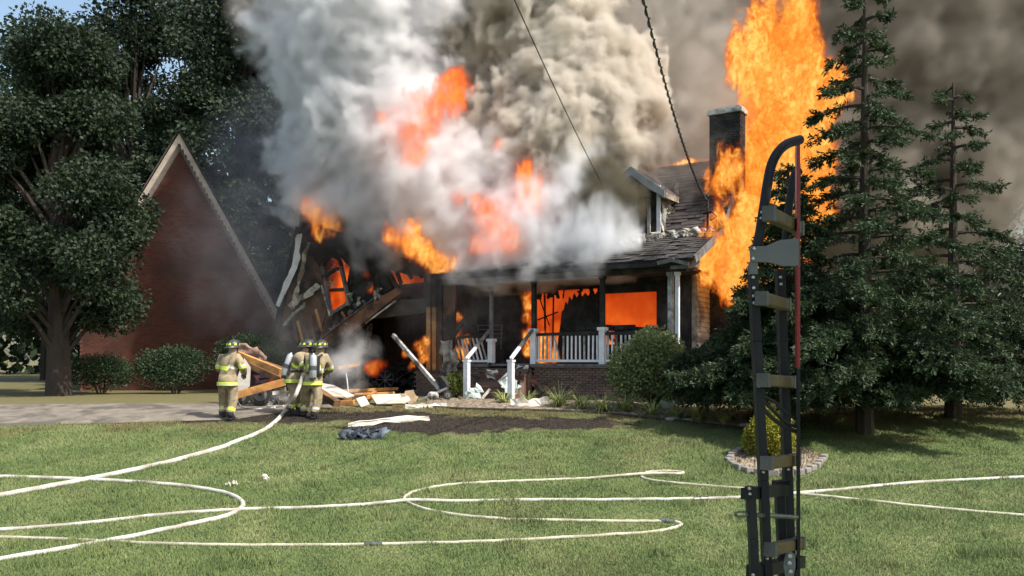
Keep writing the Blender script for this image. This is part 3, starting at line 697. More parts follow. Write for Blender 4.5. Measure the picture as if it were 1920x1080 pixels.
# inside of the garage
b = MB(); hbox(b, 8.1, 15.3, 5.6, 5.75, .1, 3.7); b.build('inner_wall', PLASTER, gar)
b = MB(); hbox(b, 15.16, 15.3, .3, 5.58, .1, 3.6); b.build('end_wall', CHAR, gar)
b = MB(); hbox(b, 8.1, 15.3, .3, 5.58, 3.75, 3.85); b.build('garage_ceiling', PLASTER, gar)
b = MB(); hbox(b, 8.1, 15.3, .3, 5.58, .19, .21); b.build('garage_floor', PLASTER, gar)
plate('inner_door', [(688, 612), (697, 606), (693, 655), (684, 655)], 3.2, .06, DIRTW)
# ------------------------------------------------------------------ brick house next door
nb = thing('brick_house', gp(330, 750), 'red brick neighbouring house with pale trim along its steep gable', 'house')
NP = W(420, 600, 33); NN = Vector((-.28, .96, 0)).normalized()
q = lambda x, y: rp(x, y, NP, NN)
gab = [(524, 590), (522, 770), (150, 770), (150, 560), (337, 262)]
b = MB(); b.prism([q(*v) for v in gab], NN*.3); b.build('gable_wall', MORTAR2, nb)
side = Vector((NN.y, -NN.x, 0))
pl, pr = q(150, 700), q(524, 700); Lw = (pr-pl).dot(side)
b = MB(); z = .2; row = 0; apx = (q(337, 262)-pl).dot(side); apz = q(337, 262).z; ez = q(524, 590).z; el = q(150, 560).z
while z < apz-.3:
    lo = 0 if z < el else (z-el)/(apz-el)*apx; hi = Lw if z < ez else Lw-(z-ez)/(apz-ez)*(Lw-apx)
    x = lo+(.1 if row % 2 else 0)
    while x < hi-.2:
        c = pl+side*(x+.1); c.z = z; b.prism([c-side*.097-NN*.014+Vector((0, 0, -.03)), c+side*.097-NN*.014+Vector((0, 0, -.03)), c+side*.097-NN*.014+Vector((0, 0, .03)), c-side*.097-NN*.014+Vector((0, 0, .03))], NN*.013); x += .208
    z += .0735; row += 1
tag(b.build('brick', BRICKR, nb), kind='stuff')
TRIM = mat('dusty_beige_trim', (.50, .42, .34), (.34, .28, .23), 4, .7, .2)
for (x0, y0), (x1, y1) in (((337, 252), (528, 596)), ((337, 252), (144, 568))):
    b = MB(); n_ = -NN*.22; b.prism([q(x0, y0)+n_, q(x1, y1)+n_, q(x1, y1+17)+n_, q(x0, y0+17)+n_], NN*.05); b.build('rake_board', TRIM, nb)
    b = MB(); b.prism([q(x0, y0+17)+n_, q(x1, y1+17)+n_, q(x1, y1+32), q(x0, y0+32)], NN*.03); b.build('frieze_board', mat('frieze_grey', (.33, .28, .25), (.22, .19, .17), 5, .8) if x1 > 337 else bpy.data.materials['frieze_grey'], nb)
    b = MB(); b.prism([q(x0, y0-3)-NN*.3, q(x1, y1-3)-NN*.3, q(x1, y1-3)+NN*9, q(x0, y0-3)+NN*9], (0, 0, .08)); b.build('roof', SHING, nb)
b = MB()                                                  # dentils under the rake
for i in range(34):
    f = i/34; a_ = q(337+191*f, 252+344*f+18)-NN*.24; b.box(a_, (.07, .05, .12))
tag(b.build('dentil', TRIM, nb), kind='stuff')
def nwin(x0, x1, y0, y1):
    b = MB(); b.prism([q(x0, y0)-NN*.03, q(x1, y0)-NN*.03, q(x1, y1)-NN*.03, q(x0, y1)-NN*.03], NN*.02); f = b.build('window', GLASSD, nb)
    b = MB(); n_ = -NN*.06
    for a_, c in (((x0, y0), (x1, y0)), ((x0, y1), (x1, y1)), ((x0, y0), (x0, y1)), ((x1, y0), (x1, y1)), ((x0, (y0+y1)/2), (x1, (y0+y1)/2))): b.beam(q(*a_)+n_, q(*c)+n_, .09, .06)
    b.build('frame', TRIM, f)

# ------------------------------------------------------------------ vegetation
def leaf_mat(name, c1, c2, scale=1.5, trans=.3):
    m = bpy.data.materials.new(name); m.use_nodes = True; nt = m.node_tree; L = nt.links.new
    p = nt.nodes['Principled BSDF']; p.inputs['Roughness'].default_value = .6; p.inputs['Specular IOR Level'].default_value = .3
    g = N(nt, 'ShaderNodeNewGeometry')
    n = N(nt, 'ShaderNodeTexNoise', ins={'Scale': scale, 'Detail': 3.0}); L(g.outputs['Position'], n.inputs['Vector'])
    a = N(nt, 'ShaderNodeMath', operation='MULTIPLY_ADD'); L(g.outputs['Random Per Island'], a.inputs[0]); a.inputs[1].default_value = .5
    s = N(nt, 'ShaderNodeMath', operation='SUBTRACT'); L(n.outputs['Fac'], s.inputs[0]); s.inputs[1].default_value = .2; L(s.outputs[0], a.inputs[2])
    r = N(nt, 'ShaderNodeValToRGB'); L(a.outputs[0], r.inputs[0]); r.color_ramp.elements[0].position = .2; r.color_ramp.elements[0].color = (*c1, 1); r.color_ramp.elements[1].position = .85; r.color_ramp.elements[1].color = (*c2, 1)
    L(r.outputs[0], p.inputs['Base Color'])
    t = N(nt, 'ShaderNodeBsdfTranslucent'); L(r.outputs[0], t.inputs[0]); mx = N(nt, 'ShaderNodeMixShader'); mx.inputs[0].default_value = trans
    L(p.outputs[0], mx.inputs[1]); L(t.outputs[0], mx.inputs[2]); L(mx.outputs[0], nt.nodes['Material Output'].inputs['Surface'])
    return m
def leaves_mesh(name, P, D, ln, wd, mt, parent=None, origin=None):
    "a leaf (folded pair of triangles) at every point P, growing along D"
    n = len(P); rg_ = np.random.default_rng(n)
    D = D/np.maximum(1e-6, np.linalg.norm(D, axis=1, keepdims=True)); u = rg_.normal(size=(n, 3)); u -= D*(u*D).sum(1, keepdims=True); u /= np.maximum(1e-6, np.linalg.norm(u, axis=1, keepdims=True))
    ln = np.broadcast_to(ln, n)[:, None]*(.7+.6*rg_.random((n, 1))); wd = np.broadcast_to(wd, n)[:, None]*(.7+.6*rg_.random((n, 1)))
    o0 = np.array(WPOS[parent.name] if parent is not None else (origin if origin is not None else P.mean(0)))
    co = np.empty((n, 4, 3), np.float32); co[:, 0] = P; co[:, 1] = P+D*ln*.45+u*wd; co[:, 2] = P+D*ln; co[:, 3] = P+D*ln*.45-u*wd; co -= o0
    me = bpy.data.meshes.new(name); me.vertices.add(4*n); me.vertices.foreach_set('co', co.ravel()); me.loops.add(4*n); me.loops.foreach_set('vertex_index', np.arange(4*n, dtype=np.int32))
    me.polygons.add(n); me.polygons.foreach_set('loop_start', np.arange(0, 4*n, 4, dtype=np.int32)); me.update(calc_edges=True); me.materials.append(mt)
    o = bpy.data.objects.new(name, me); C.objects.link(o)
    if parent is not None: o.parent = parent
    else: o.location = o0
    WPOS[o.name] = Vector(o0); return o
BARK = mat('bark', (.06, .045, .035), (.03, .024, .02), 7, .95, .8, stretch=(1, 1, .2))
LEAFD = leaf_mat('dark_oak_leaf', (.014, .024, .014), (.042, .066, .030))
CEDAR = leaf_mat('cedar_needle', (.017, .031, .015), (.064, .10, .042), 2.2, .25)
SHRUB = leaf_mat('grey_green_leaf', (.11, .145, .055), (.30, .34, .15), 3)
HEDGE = leaf_mat('hedge_leaf', (.02, .045, .02), (.06, .10, .045), 3)
GOLD = leaf_mat('golden_leaf', (.13, .15, .02), (.42, .38, .05), 5)
SPIKE = leaf_mat('strap_leaf', (.12, .17, .045), (.48, .52, .20), 6)
rv = np.random.default_rng(21)
def big_tree(x, y, h, spread, n_cl, n_leaf, label, seed, lean=0, group="tall trees behind the houses", leaf=.29):
    r_ = np.random.default_rng(seed); base = Vector((x, y, .1)); t = thing('tree', base, label, 'tree', group)
    b = MB(); top = base+Vector((lean, 0, h*.8)); pts = [base.lerp(top, f)+Vector((r_.normal(0, .12), r_.normal(0, .12), 0))*f for f in np.linspace(0, 1, 7)]
    b.tube(pts, [.42*(1-.8*f) for f in np.linspace(0, 1, 7)], 8)
    cl = []
    for i in range(n_cl):
        f = .22+.8*(i+r_.random())/n_cl; a = r_.random()*6.283; rad = spread*math.sin(min(1, (1.08-f)*1.9)*1.57)*(.35+.65*r_.random())
        c = base+Vector((lean*f+math.cos(a)*rad, math.sin(a)*rad*.8, h*f)); cl.append(c)
        st = base.lerp(top, min(1, max(.1, f-.12))); b.tube([st, st.lerp(c, .5)+Vector((0, 0, .2)), c], [.10, .06, .02], 5, cap=False)
    b.build('trunk', BARK, t)
    P, D = [], []
    for c in cl:
        k = int(1.5*n_leaf/n_cl*(.5+r_.random())); rr = (.55+.9*r_.random())*spread*.30
        v = r_.normal(size=(k, 3)); v /= np.linalg.norm(v, axis=1, keepdims=True); v *= (r_.random((k, 1))**.45)*rr*np.array([1.15, 1.15, .75])
        P.append(np.array(c)+v); D.append(v*.6+r_.normal(size=(k, 3))*.5+np.array([0, 0, -.35]))
    leaves_mesh('crown', np.concatenate(P), np.concatenate(D), leaf, leaf*.36, LEAFD, t)
for i, (px, Y, h, sp, ncl, nl, lab) in enumerate((
  (455, 42, 19.5, 3.6, 60, 34000, 'tall dark tree rising behind the collapsed garage'), (530, 46, 18.5, 3.6, 54, 26000, 'dark tree half hidden by smoke behind the garage gable'),
  (250, 44, 21, 4.6, 54, 30000, 'tall dark tree behind the brick house peak'), (90, 47, 18, 4.8, 46, 24000, 'broad dark tree at the far left behind the brick house'),
  (370, 49, 23, 4.2, 54, 26000, 'highest dark tree between its neighbours behind the brick house'), (-60, 40, 14, 4.4, 40, 18000, 'lower dark tree beside the brick house at the edge'),
  (110, 27.5, 11.5, 2.9, 60, 52000, 'leafy tree standing close before the left half of the brick gable'),
  (1640, 44, 15, 4.4, 36, 10000, 'dark tree in the smoke behind the cedar'), (1850, 42, 17, 4.6, 40, 12000, 'dark tree at the far right behind the lawn'))):
    p_ = W(px, 700, Y); big_tree(p_.x, Y, h, sp, ncl, nl, lab, 100+i, leaf=.14 if Y < 30 else .21)

def cedar(x, y, h, spread, n_br, label, seed, zlo=.9, dens=1.0, low=.31):
    "drooping evergreen: limbs leave the trunk, carry sprays of short twigs that hang"
    r_ = np.random.default_rng(seed); base = Vector((x, y, ground_z(x, y)-.05)); t = thing('cedar_tree', base, label, 'tree')
    b = MB(); b.tube([base+Vector((0, 0, h*f)) for f in (0, .3, .6, .98)], [.20, .15, .09, .02], 9)
    P, D, W_ = [], [], []
    for i in range(n_br):
        f = ((i+r_.random())/n_br)**1.45; z = zlo+(h-zlo-.2)*f; a = i*2.399+r_.normal(0, .25)
        ln = spread*float(np.interp(z/h, (0, .06, .15, .27, .37, .6, .85, 1), (.80, .92, 1.0, .95, .66, .42, .20, .06)))*(.70+.38*r_.random())
        d = Vector((math.cos(a), math.sin(a), 0)); st = base+Vector((0, 0, z))
        pts = [st+d*ln*u+Vector((0, 0, ln*(.22*u-(.42 if z > 1.6 else .24)*u*u))) for u in np.linspace(0, 1, 7)]
        b.tube(pts, [.045*(1-u*.85) for u in np.linspace(0, 1, 7)], 5, cap=False)
        nt_ = int(ln*40*dens*(1 if z < h*low else .45)); side = np.array([-d.y, d.x, 0])
        for j in range(nt_):
            u = .18+.82*r_.random()**.8; k = min(int(u*6), 5); c = np.array(pts[k].lerp(pts[k+1], u*6-k)); sg = 1 if r_.random() > .5 else -1
            tl = (.22+.34*r_.random())*(1.15-.45*u)*min(1.3, .6+ln*.25); dr = np.array(d)*(.5+.5*r_.random())+side*sg*(.3+.8*r_.random())+np.array([0, 0, r_.normal(-.18, .28)])
            dr /= np.linalg.norm(dr); m = 30
            tt = r_.random(m); pos = c+dr*(tt*tl)[:, None]+np.array([0, 0, -.22])*((tt*tl)**2)[:, None]+r_.normal(0, .022, (m, 3))
            P.append(pos); D.append(dr*.9+r_.normal(0, .55, (m, 3))+np.array([0, 0, -.15]))
    b.build('trunk', BARK, t)
    P, D = np.concatenate(P), np.concatenate(D); leaves_mesh('crown', P, D, .105, .018, CEDAR, t); return len(P)
cp = gp(1478, 806)
cedar(cp.x, cp.y, 6.1, 2.5, 84, 'low dense cedar right of the house corner, directly behind the ladder', 31, zlo=.75, dens=1.6, low=.55)
cp = gp(1625, 815)
cedar(cp.x, cp.y+.1, 10.6, 2.9, 96, 'tallest cedar with thin drooping sprays before the flames', 35, zlo=.9, dens=1.1)
cp2 = gp(1830, 800)
cedar(cp2.x, cp2.y+1, 8.2, 3.0, 62, 'cedar standing furthest right past the tallest one', 32, zlo=.6, dens=1.0)

def bush(name, c, rx, ry, rz, n, mt, label, cat, leaf=.06, seed=1, lumps=14, par=None, group=None, stems=True):
    r_ = np.random.default_rng(seed); c = Vector(c); base = Vector((c.x, c.y, ground_z(c.x, c.y))); t = thing(name, base, label, cat, group)
    P, D = [], []
    cs = [(c, 1.0)]
    for i in range(lumps):
        v = r_.normal(size=3); v /= np.linalg.norm(v); v[2] = abs(v[2])*1.15-.5; cs.append((c+Vector((v[0]*rx*.62, v[1]*ry*.62, v[2]*rz*.7)), .45+.15*r_.random()))
    for cc, k in cs:
        m = int(n*k*k/(1+lumps*.25)); v = r_.normal(size=(m, 3)); v /= np.linalg.norm(v, axis=1, keepdims=True); rr = (r_.random((m, 1))**.28)
        P.append(np.array(cc)+v*rr*np.array([rx, ry, rz])*k*(1 if k < 1 else .8)); D.append(v+r_.normal(0, .6, (m, 3))+np.array([0, 0, .25]))
    P, D = np.concatenate(P), np.concatenate(D); ok = P[:, 2] > base.z+.03; P, D = P[ok], D[ok]
    if stems:
        b = MB()
        for i in range(9):
            a = i*.7; e_ = c+Vector((math.cos(a)*rx*.6, math.sin(a)*ry*.6, rz*.3)); b.tube([base+Vector((math.cos(a)*.08, math.sin(a)*.08, -.03)), base.lerp(e_, .5)+Vector((0, 0, .1)), e_], [.022, .015, .006], 5, cap=False)
        b.build('stem', BARK, t)
    leaves_mesh('foliage', P, D, leaf, leaf*.34, mt, t); return t
yb = 21.6
bush('shrub', W(1226, 690, yb), 1.04, .85, 1.05, 19000, SHRUB, 'large rounded grey green shrub against the porch brick', 'shrub', .085, 3, 22)
bush('shrub', W(1318, 700, 20.6), .85, .7, .8, 9000, CEDAR, 'dark evergreen shrub under the cedar at the house corner', 'shrub', .09, 13, 12)
gq = gp(1445, 858)
bush('golden_shrub', gq+Vector((0, 0, .46)), .46, .40, .56, 7000, GOLD, 'small golden yellow shrub in the mulch ring', 'shrub', .055, 4, 12)
bush('shrub', W(852, 722, 25.2), .34, .3, .42, 3000, leaf_mat('bright_green_leaf', (.06, .09, .02), (.22, .25, .06), 5), 'small yellow green bush at the left of the porch steps', 'shrub', .06, 5, 8)
bush('hedge', W(468, 662, 29.5), 1.35, .7, .75, 9000, HEDGE, 'clipped dark green hedge in front of the red brick wall', 'hedge', .07, 6, 16)
bush('hedge', W(330, 690, 29), 1.5, .7, .8, 8000, HEDGE, 'second hedge further left along the red brick wall', 'hedge', .07, 7, 16)
bush('hedge', W(190, 700, 28.5), 1.4, .7, .75, 7000, HEDGE, 'hedge at the far left end of the brick wall', 'hedge', .07, 8, 16)
mr = np.random.default_rng(8)
def spiky(px, py, r, n, label, lift=0):
    c = gp(px, py); t = thing('strap_leaf_plant', c, label, 'plant', 'spiky plants along the bed')
    b = MB(); rr = random.Random(int(px))
    for i in range(n):
        a = rr.random()*6.283; l = r*(.7+.6*rr.random()); up = .7+.9*rr.random(); wd = .011+.007*rr.random(); d = Vector((math.cos(a), math.sin(a), 0)); sd_ = Vector((-d.y, d.x, 0)); prev = None
        base = c+d*.03*rr.random(); bb = len(b.v)
        for k in range(5):
            u = k/4; pnt = base+d*l*u*.85+Vector((0, 0, l*(up*u-1.0*u*u*(.6+.3*rr.random())))); w_ = wd*(1-u*.9); b.v += [tuple(pnt-sd_*w_), tuple(pnt+sd_*w_)]
        for k in range(4): b.f.append((bb+2*k, bb+2*k+1, bb+2*k+3, bb+2*k+2))
    b.build('leaves', SPIKE, t)
for px, py, r, lab in ((945, 757, .34, 'low pale spiky plant beside the right newel post'), (990, 758, .32, 'small spiky plant by the white rubble sheet'), (1050, 764, .50, 'fullest green spiky plant under the porch brick'),
  (1092, 768, .42, 'green spiky plant next right of the fullest one'), (1130, 773, .42, 'grey green spiky plant below the rust streak'), (1172, 773, .50, 'wide arching spiky plant before the grey green shrub'), (1222, 780, .44, 'yellowish spiky plant beside the white bag'),
  (1268, 786, .38, 'pale spiky plant before the tan brick corner'), (1307, 790, .44, 'tall bright spiky plant right of the tan brick'), (1358, 796, .38, 'spiky plant at the right end of the bed row')):
    spiky(px, py, r*1.2, 150, lab)
# mulch ring with its edging stones
ring = [gp(*v) for v in ((1366, 868), (1378, 878), (1400, 886), (1430, 891), (1470, 893), (1505, 890), (1532, 878), (1545, 862))]
back = [gp(*v) for v in ((1372, 858), (1385, 850), (1400, 845), (1430, 841), (1470, 839), (1505, 840), (1530, 848), (1545, 860))]
drape('mulch_bed', MULCH, ring, back, .015, 60, 10, wob=.05)
ES = mat('grey_edging_stone', (.30, .27, .24), (.20, .18, .16), 9, .9, .5)
rs = random.Random(12); k = 0
def walk(pts, step):
    out = []; carry = 0
    for a_, b_ in zip(pts, pts[1:]):
        l = (b_-a_).length; s = carry
        while s < l: out.append((a_.lerp(b_, s/l), (b_-a_).normalized())); s += step
        carry = s-l
    return out
spots = walk(ring[::-1]+back[:4], .24)
for i, (c, d) in enumerate(spots):
    b = MB(); b.box(c+Vector((0, 0, .05)), (.21+rs.uniform(-.02, .02), .12, .11+rs.uniform(-.02, .02)), Matrix.Rotation(math.atan2(d.y, d.x)+rs.uniform(-.1, .1), 3, 'Z'))
    o = b.build('edging_stone', ES); tag(o, 'grey edging stone in the curb around the golden shrub', 'stone', 'edging stones of the mulch ring')
    bv = o.modifiers.new('bevel', 'BEVEL'); bv.width = .02; bv.segments = 2

# woods far behind, and an unseen tree added beside the camera to shade the ladder
r_ = np.random.default_rng(77); nw = 34000
xw = r_.uniform(-75, 75, nw); yw = 62+r_.uniform(0, 10, nw); top = 5.5+5*fbm(xw*.12, yw*.02, xw*0, 4)+1.5*fbm(xw*.9, xw*0, yw*.3, 2); zw = .3+top*r_.random(nw)**.75
wo = leaves_mesh('woods', np.stack([xw, yw, zw], 1), r_.normal(size=(nw, 3)), .75, .30, LEAFD, None, (0, 66, 0)); tag(wo, 'dark line of woods far behind the lawn', 'woods', kind='stuff')
big_tree(5.7, 2.4, 8.8, 2.6, 34, 9000, 'unseen tree added to shade the fire engine ladder', 301, lean=-1.0, group=None, leaf=.3)
# ------------------------------------------------------------------ firefighters
TAN = mat('tan_turnout_cloth', (.40, .32, .20), (.25, .195, .12), 7, .9, .5, c3=(.17, .135, .09), spots=3)
LIME = mat('lime_reflective_tape', (.72, .86, .06), (.55, .68, .06), 12, .5, .1)
SILVER = mat('silver_tape', (.72, .72, .66), (.5, .5, .46), 12, .4, .1)
BLACKG = mat('black_gear', (.02, .02, .024), (.045, .045, .05), 8, .6, .3)
TANKM = mat('grey_tank_paint', (.55, .57, .58), (.40, .41, .42), 5, .35, .05, metal=.3)
TANKD = mat('dark_tank_wrap', (.10, .105, .11), (.05, .05, .055), 5, .45, .05)
SKIN = mat('skin', (.50, .30, .22), (.42, .24, .18), 8, .55, .05)
HELM = mat('black_helmet', (.025, .026, .03), (.06, .06, .06), 6, .4, .1)
def grow_body(name, joints, bones, root, par, bands, boot_z):
    keys = list(joints); o0 = WPOS[par.name]
    me = bpy.data.meshes.new(name); me.from_pydata([tuple(joints[k][0]) for k in keys], [(keys.index(a), keys.index(b)) for a, b in bones], []); me.update()
    tmp = bpy.data.objects.new(name+'_growth', me); C.objects.link(tmp)
    sk = tmp.modifiers.new('skin', 'SKIN'); sk.use_smooth_shade = True
    for i, k in enumerate(keys):
        v = me.skin_vertices[0].data[i]; r = joints[k][1]; v.radius = (r, r) if not isinstance(r, tuple) else r; v.use_root = (k == root)
    sb = tmp.modifiers.new('sub', 'SUBSURF'); sb.levels = 2; sb.render_levels = 2
    dg = bpy.context.evaluated_depsgraph_get(); me2 = bpy.data.meshes.new_from_object(tmp.evaluated_get(dg)); me2.name = name
    bpy.data.objects.remove(tmp); bpy.data.meshes.remove(me)
    me2.materials.clear()
    for m in (TAN, LIME, SILVER, BLACKG, SKIN): me2.materials.append(m)
    n = len(me2.vertices); co = np.empty(3*n, np.float32); me2.vertices.foreach_get('co', co); co = co.reshape(-1, 3)
    # cloth folds
    nv = fbm(co[:, 0]*9, co[:, 1]*9, co[:, 2]*7, 3)-.5
    nr = np.empty(3*n, np.float32); me2.vertices.foreach_get('normal', nr); co2 = co+nr.reshape(-1, 3)*(nv*.05)[:, None]
    me2.vertices.foreach_set('co', co2.astype(np.float32).ravel())
    J = {k: np.array(joints[k][0]) for k in keys}
    mi = []
    for p in me2.polygons:
        c = np.array(p.center); m = 0
        best, seg, tt = 9, None, 0
        for a, b in bones:
            d = J[b]-J[a]; t = np.clip(np.dot(c-J[a], d)/max(1e-6, np.dot(d, d)), 0, 1); e_ = np.linalg.norm(c-J[a]-d*t)-(joints[a][1] if not isinstance(joints[a][1], tuple) else joints[a][1][0])*.3
            if e_ < best: best, seg, tt = e_, (a, b), t
        for a, b, t0, t1 in bands:
            if seg == (a, b):
                if t0 <= tt <= t1: m = 2 if abs(tt-(t0+t1)/2) < (t1-t0)*.14 else 1
        if seg[1] in ('head', 'crown'): m = 3 if seg[1] == 'head' else 4
        if seg[0].startswith('ankle') or seg[1].startswith('toe') or (seg[1].startswith('ankle') and tt > .8): m = 3
        mi.append(m)
    me2.polygons.foreach_set('material_index', mi); me2.polygons.foreach_set('use_smooth', [True]*len(me2.polygons))
    me2.transform(Matrix.Translation(-o0)); me2.update()
    o = bpy.data.objects.new(name, me2); C.objects.link(o); o.parent = par; WPOS[o.name] = o0; return o

def firefighter(base, j, label, face, tank, hems, hand_at):
    "j: joint offsets in metres from the base; face: unit vector the chest points to; tank: bottle axis"
    t = thing('person', base, label, 'person'); base = Vector(base)
    P = {k: base+Vector(v) for k, v in j.items()}
    rad = dict(pelvis=(.175, .165), waist=(.19, .17), chest=(.22, .18), neck=.085, head=.105, crown=.085, shr=.12, shl=.12, elr=.095, ell=.095, wrr=.07, wrl=.07,
               hipr=.145, hipl=.145, knr=.115, knl=.115, ankler=.095, anklel=.088, toer=.055, toel=.055)
    joints = {k: (P[k], rad[k]) for k in P if k in rad}
    bones = [('pelvis', 'waist'), ('waist', 'chest'), ('chest', 'neck'), ('neck', 'head'), ('head', 'crown'), ('chest', 'shr'), ('shr', 'elr'), ('elr', 'wrr'), ('chest', 'shl'), ('shl', 'ell'), ('ell', 'wrl'),
             ('pelvis', 'hipr'), ('hipr', 'knr'), ('knr', 'ankler'), ('ankler', 'toer'), ('pelvis', 'hipl'), ('hipl', 'knl'), ('knl', 'anklel'), ('anklel', 'toel')]
    bands = [('shr', 'elr', .62, .95), ('shl', 'ell', .62, .95), ('elr', 'wrr', .72, .95), ('ell', 'wrl', .72, .95), ('knr', 'ankler', .50, .72), ('knl', 'anklel', .50, .72), ('waist', 'chest', .30, .72)]
    grow_body('body', joints, bones, 'pelvis', t, bands, .2)
    f = Vector(face).normalized(); side = Vector((f.y, -f.x, 0)).normalized()
    # coat skirt with its bright hem
    c0 = P['waist'].lerp(P['pelvis'], .3); c1 = P['pelvis']+Vector((0, 0, -.13))
    b = MB(); n_ = 20
    for z, k in ((0, .98), (.5, 1.07), (1, 1.14)):
        c = c0.lerp(c1, z)
        for i in range(n_): a = 6.283*i/n_; b.v.append(tuple(c+side*math.cos(a)*.215*k+f*math.sin(a)*.185*k+Vector((0, 0, .012*math.sin(a*3)))))
    for r_ in range(2):
        for i in range(n_): b.f.append((r_*n_+i, r_*n_+(i+1) % n_, (r_+1)*n_+(i+1) % n_, (r_+1)*n_+i))
    o = b.build('coat_skirt', TAN, t, smooth=True); o.modifiers.new('thick', 'SOLIDIFY').thickness = .015
    for dz, mt, hh in ((-.105, LIME, .028), (-.077, SILVER, .024), (-.05, LIME, .028)):
        b = MB()
        for z in (-hh/2, hh/2):
            c = P['pelvis']+Vector((0, 0, dz+z))
            for i in range(n_): a = 6.283*i/n_; b.v.append(tuple(c+side*math.cos(a)*.25+f*math.sin(a)*.218))
        for i in range(n_): b.f.append((i, (i+1) % n_, n_+(i+1) % n_, n_+i))
        o = b.build('hem_band', mt, t, smooth=True); o.modifiers.new('thick', 'SOLIDIFY').thickness = .006
    # helmet
    hc = P['crown']+Vector((0, 0, .035)); up = (P['crown']-P['head']).normalized()
    M3 = Matrix((side, f, up)).transposed()
    b = MB(); rings = []
    for i, (rr, zz) in enumerate(((.150, -.02), (.150, .02), (.143, .065), (.115, .105), (.065, .13), (.012, .138))):
        rings.append(len(b.v))
        for k in range(18): a = 6.283*k/18; b.v.append(tuple(hc+M3 @ Vector((rr*.92*math.cos(a), rr*1.12*math.sin(a), zz))))
    for i in range(5):
        for k in range(18): b.f.append((rings[i]+k, rings[i]+(k+1) % 18, rings[i+1]+(k+1) % 18, rings[i+1]+k))
    hel = b.build('helmet', HELM, t, smooth=True)
    b = MB()
    for rr, zz in ((.142, -.005), (.19, -.035), (.188, -.047)):
        for k in range(18):
            a = 6.283*k/18; back = 1+.38*max(0, -math.sin(a))+.1*max(0, math.sin(a)); b.v.append(tuple(hc+M3 @ Vector((rr*.94*math.cos(a), rr*back*math.sin(a), zz-.03*max(0, -math.sin(a))*(rr > .15)))))
    for i in range(2):
        for k in range(18): b.f.append((i*18+k, i*18+(k+1) % 18, (i+1)*18+(k+1) % 18, (i+1)*18+k))
    b.build('brim', HELM, hel, smooth=True)
    b = MB(); b.tube([hc+M3 @ Vector((0, y, z)) for y, z in ((-.165, .03), (-.12, .10), (0, .145), (.12, .11), (.165, .04))], .016, 6); b.build('crest', HELM, hel, smooth=True)
    for k in range(7):
        a = 6.283*k/7+.4; d = Vector((math.cos(a)*.92, math.sin(a)*1.12, 0)); tg = Vector((-d.y, d.x, 0)).normalized()
        b = MB(); pt = [hc+M3 @ (d*.152+tg*w_+Vector((0, 0, z))) for w_, z in ((-.034, .002), (.034, .002), (.02, .055), (-.02, .055))]
        pt[2:] = [v-(M3 @ d)*.006 for v in pt[2:]]
        b.prism(pt, (M3 @ d)*.005); b.build('reflective_patch', LIME, hel)
    b = MB(); b.prism([hc+M3 @ Vector((x, .175+.01*z, z)) for x, z in ((-.05, -.01), (.05, -.01), (.055, .08), (0, .125), (-.055, .08))], M3 @ Vector((0, .012, 0))); b.build('front_shield', BLACKG, hel)
    # breathing mask with the nose cup
    b = MB(); b.ellipsoid(P['head']+f*.075+up*.03, .085, .065, .10, 12, 8, M3); b.ellipsoid(P['head']+f*.14-up*.02, .035, .04, .035, 8, 6, M3); b.build('face_mask', BLACKG, t, smooth=True)
    # gloves: a palm, four unequal curled fingers and a thumb
    for wname, el in (('wrr', 'elr'), ('wrl', 'ell')):
        w_ = P[wname]; d = (w_-P[el]).normalized(); gs = d.cross(Vector((0, 0, 1))); gs = gs.normalized() if gs.length > .1 else side; gu = gs.cross(d)
        M_ = Matrix((gs, d, gu)).transposed(); b = MB(); b.ellipsoid(w_+d*.065, .05, .068, .03, 10, 6, M_); b.tube([w_-d*.03, w_+d*.03], .056, 8)
        for k, (off, l) in enumerate(((-.035, .075), (-.012, .088), (.012, .083), (.035, .066))):
            a0 = w_+d*.115+gs*off; b.tube([w_+d*.06+gs*off, a0, a0+d*l*.42-gu*.022, a0+d*l*.45-gu*l*.75, a0+d*l*.1-gu*l*.95], [.013, .013, .0125, .0115, .008], 6)
        b.tube([w_+d*.03-gs*.035, w_+d*.065-gs*.066-gu*.02, w_+d*.105-gs*.05-gu*.05], [.016, .015, .011], 6)
        b.build('glove', BLACKG, t, smooth=True)
    # boots with soles
    for s in ('r', 'l'):
        a, e_ = P['ankle'+s], P['toe'+s]; d = (e_-a); d.z = 0; d.normalize(); b = MB(); c = a.lerp(e_, .5); c.z = max(ground_z(c.x, c.y), min(a.z, e_.z)-.075)+.02
        b.prism([c-d*.16+Vector((-d.y, d.x, 0))*.05, c-d*.16-Vector((-d.y, d.x, 0))*.05, c+d*.15-Vector((-d.y, d.x, 0))*.055, c+d*.18, c+d*.15+Vector((-d.y, d.x, 0))*.055], (0, 0, .03)); b.build('boot_sole', BLACKG, t)
    # air bottle on its frame
    if tank is None: return t, P
    back = P['chest'].lerp(P['waist'], .35)-f*.25; ax = Vector(tank).normalized(); rr = .083
    b = MB(); prof = [(-.31, .02), (-.295, .055), (-.26, rr), (.20, rr), (.25, .06), (.27, .022), (.30, .022)]
    b.tube([back+ax*z for z, _ in prof], [r_ for _, r_ in prof], 14); tk = b.build('air_tank', TANKM, t, smooth=True)
    b = MB(); b.tube([back+ax*-.10, back+ax*.0], rr+.006, 14); b.build('tank_band', TANKD, tk); b = MB(); b.tube([back+ax*-.33, back+ax*-.25], .05, 10); b.tube([back+ax*-.30-side*.08, back+ax*-.30+side*.07], .022, 8); b.build('valve', BLACKG, tk)
    b = MB(); b.beam(back+f*.085-ax*.26, back+f*.085+ax*.22, .26, .03, up=f); b.beam(back+f*.10-ax*.25, back+f*.10-ax*.17, .36, .06, up=f); b.build('pack_frame', BLACKG, t)
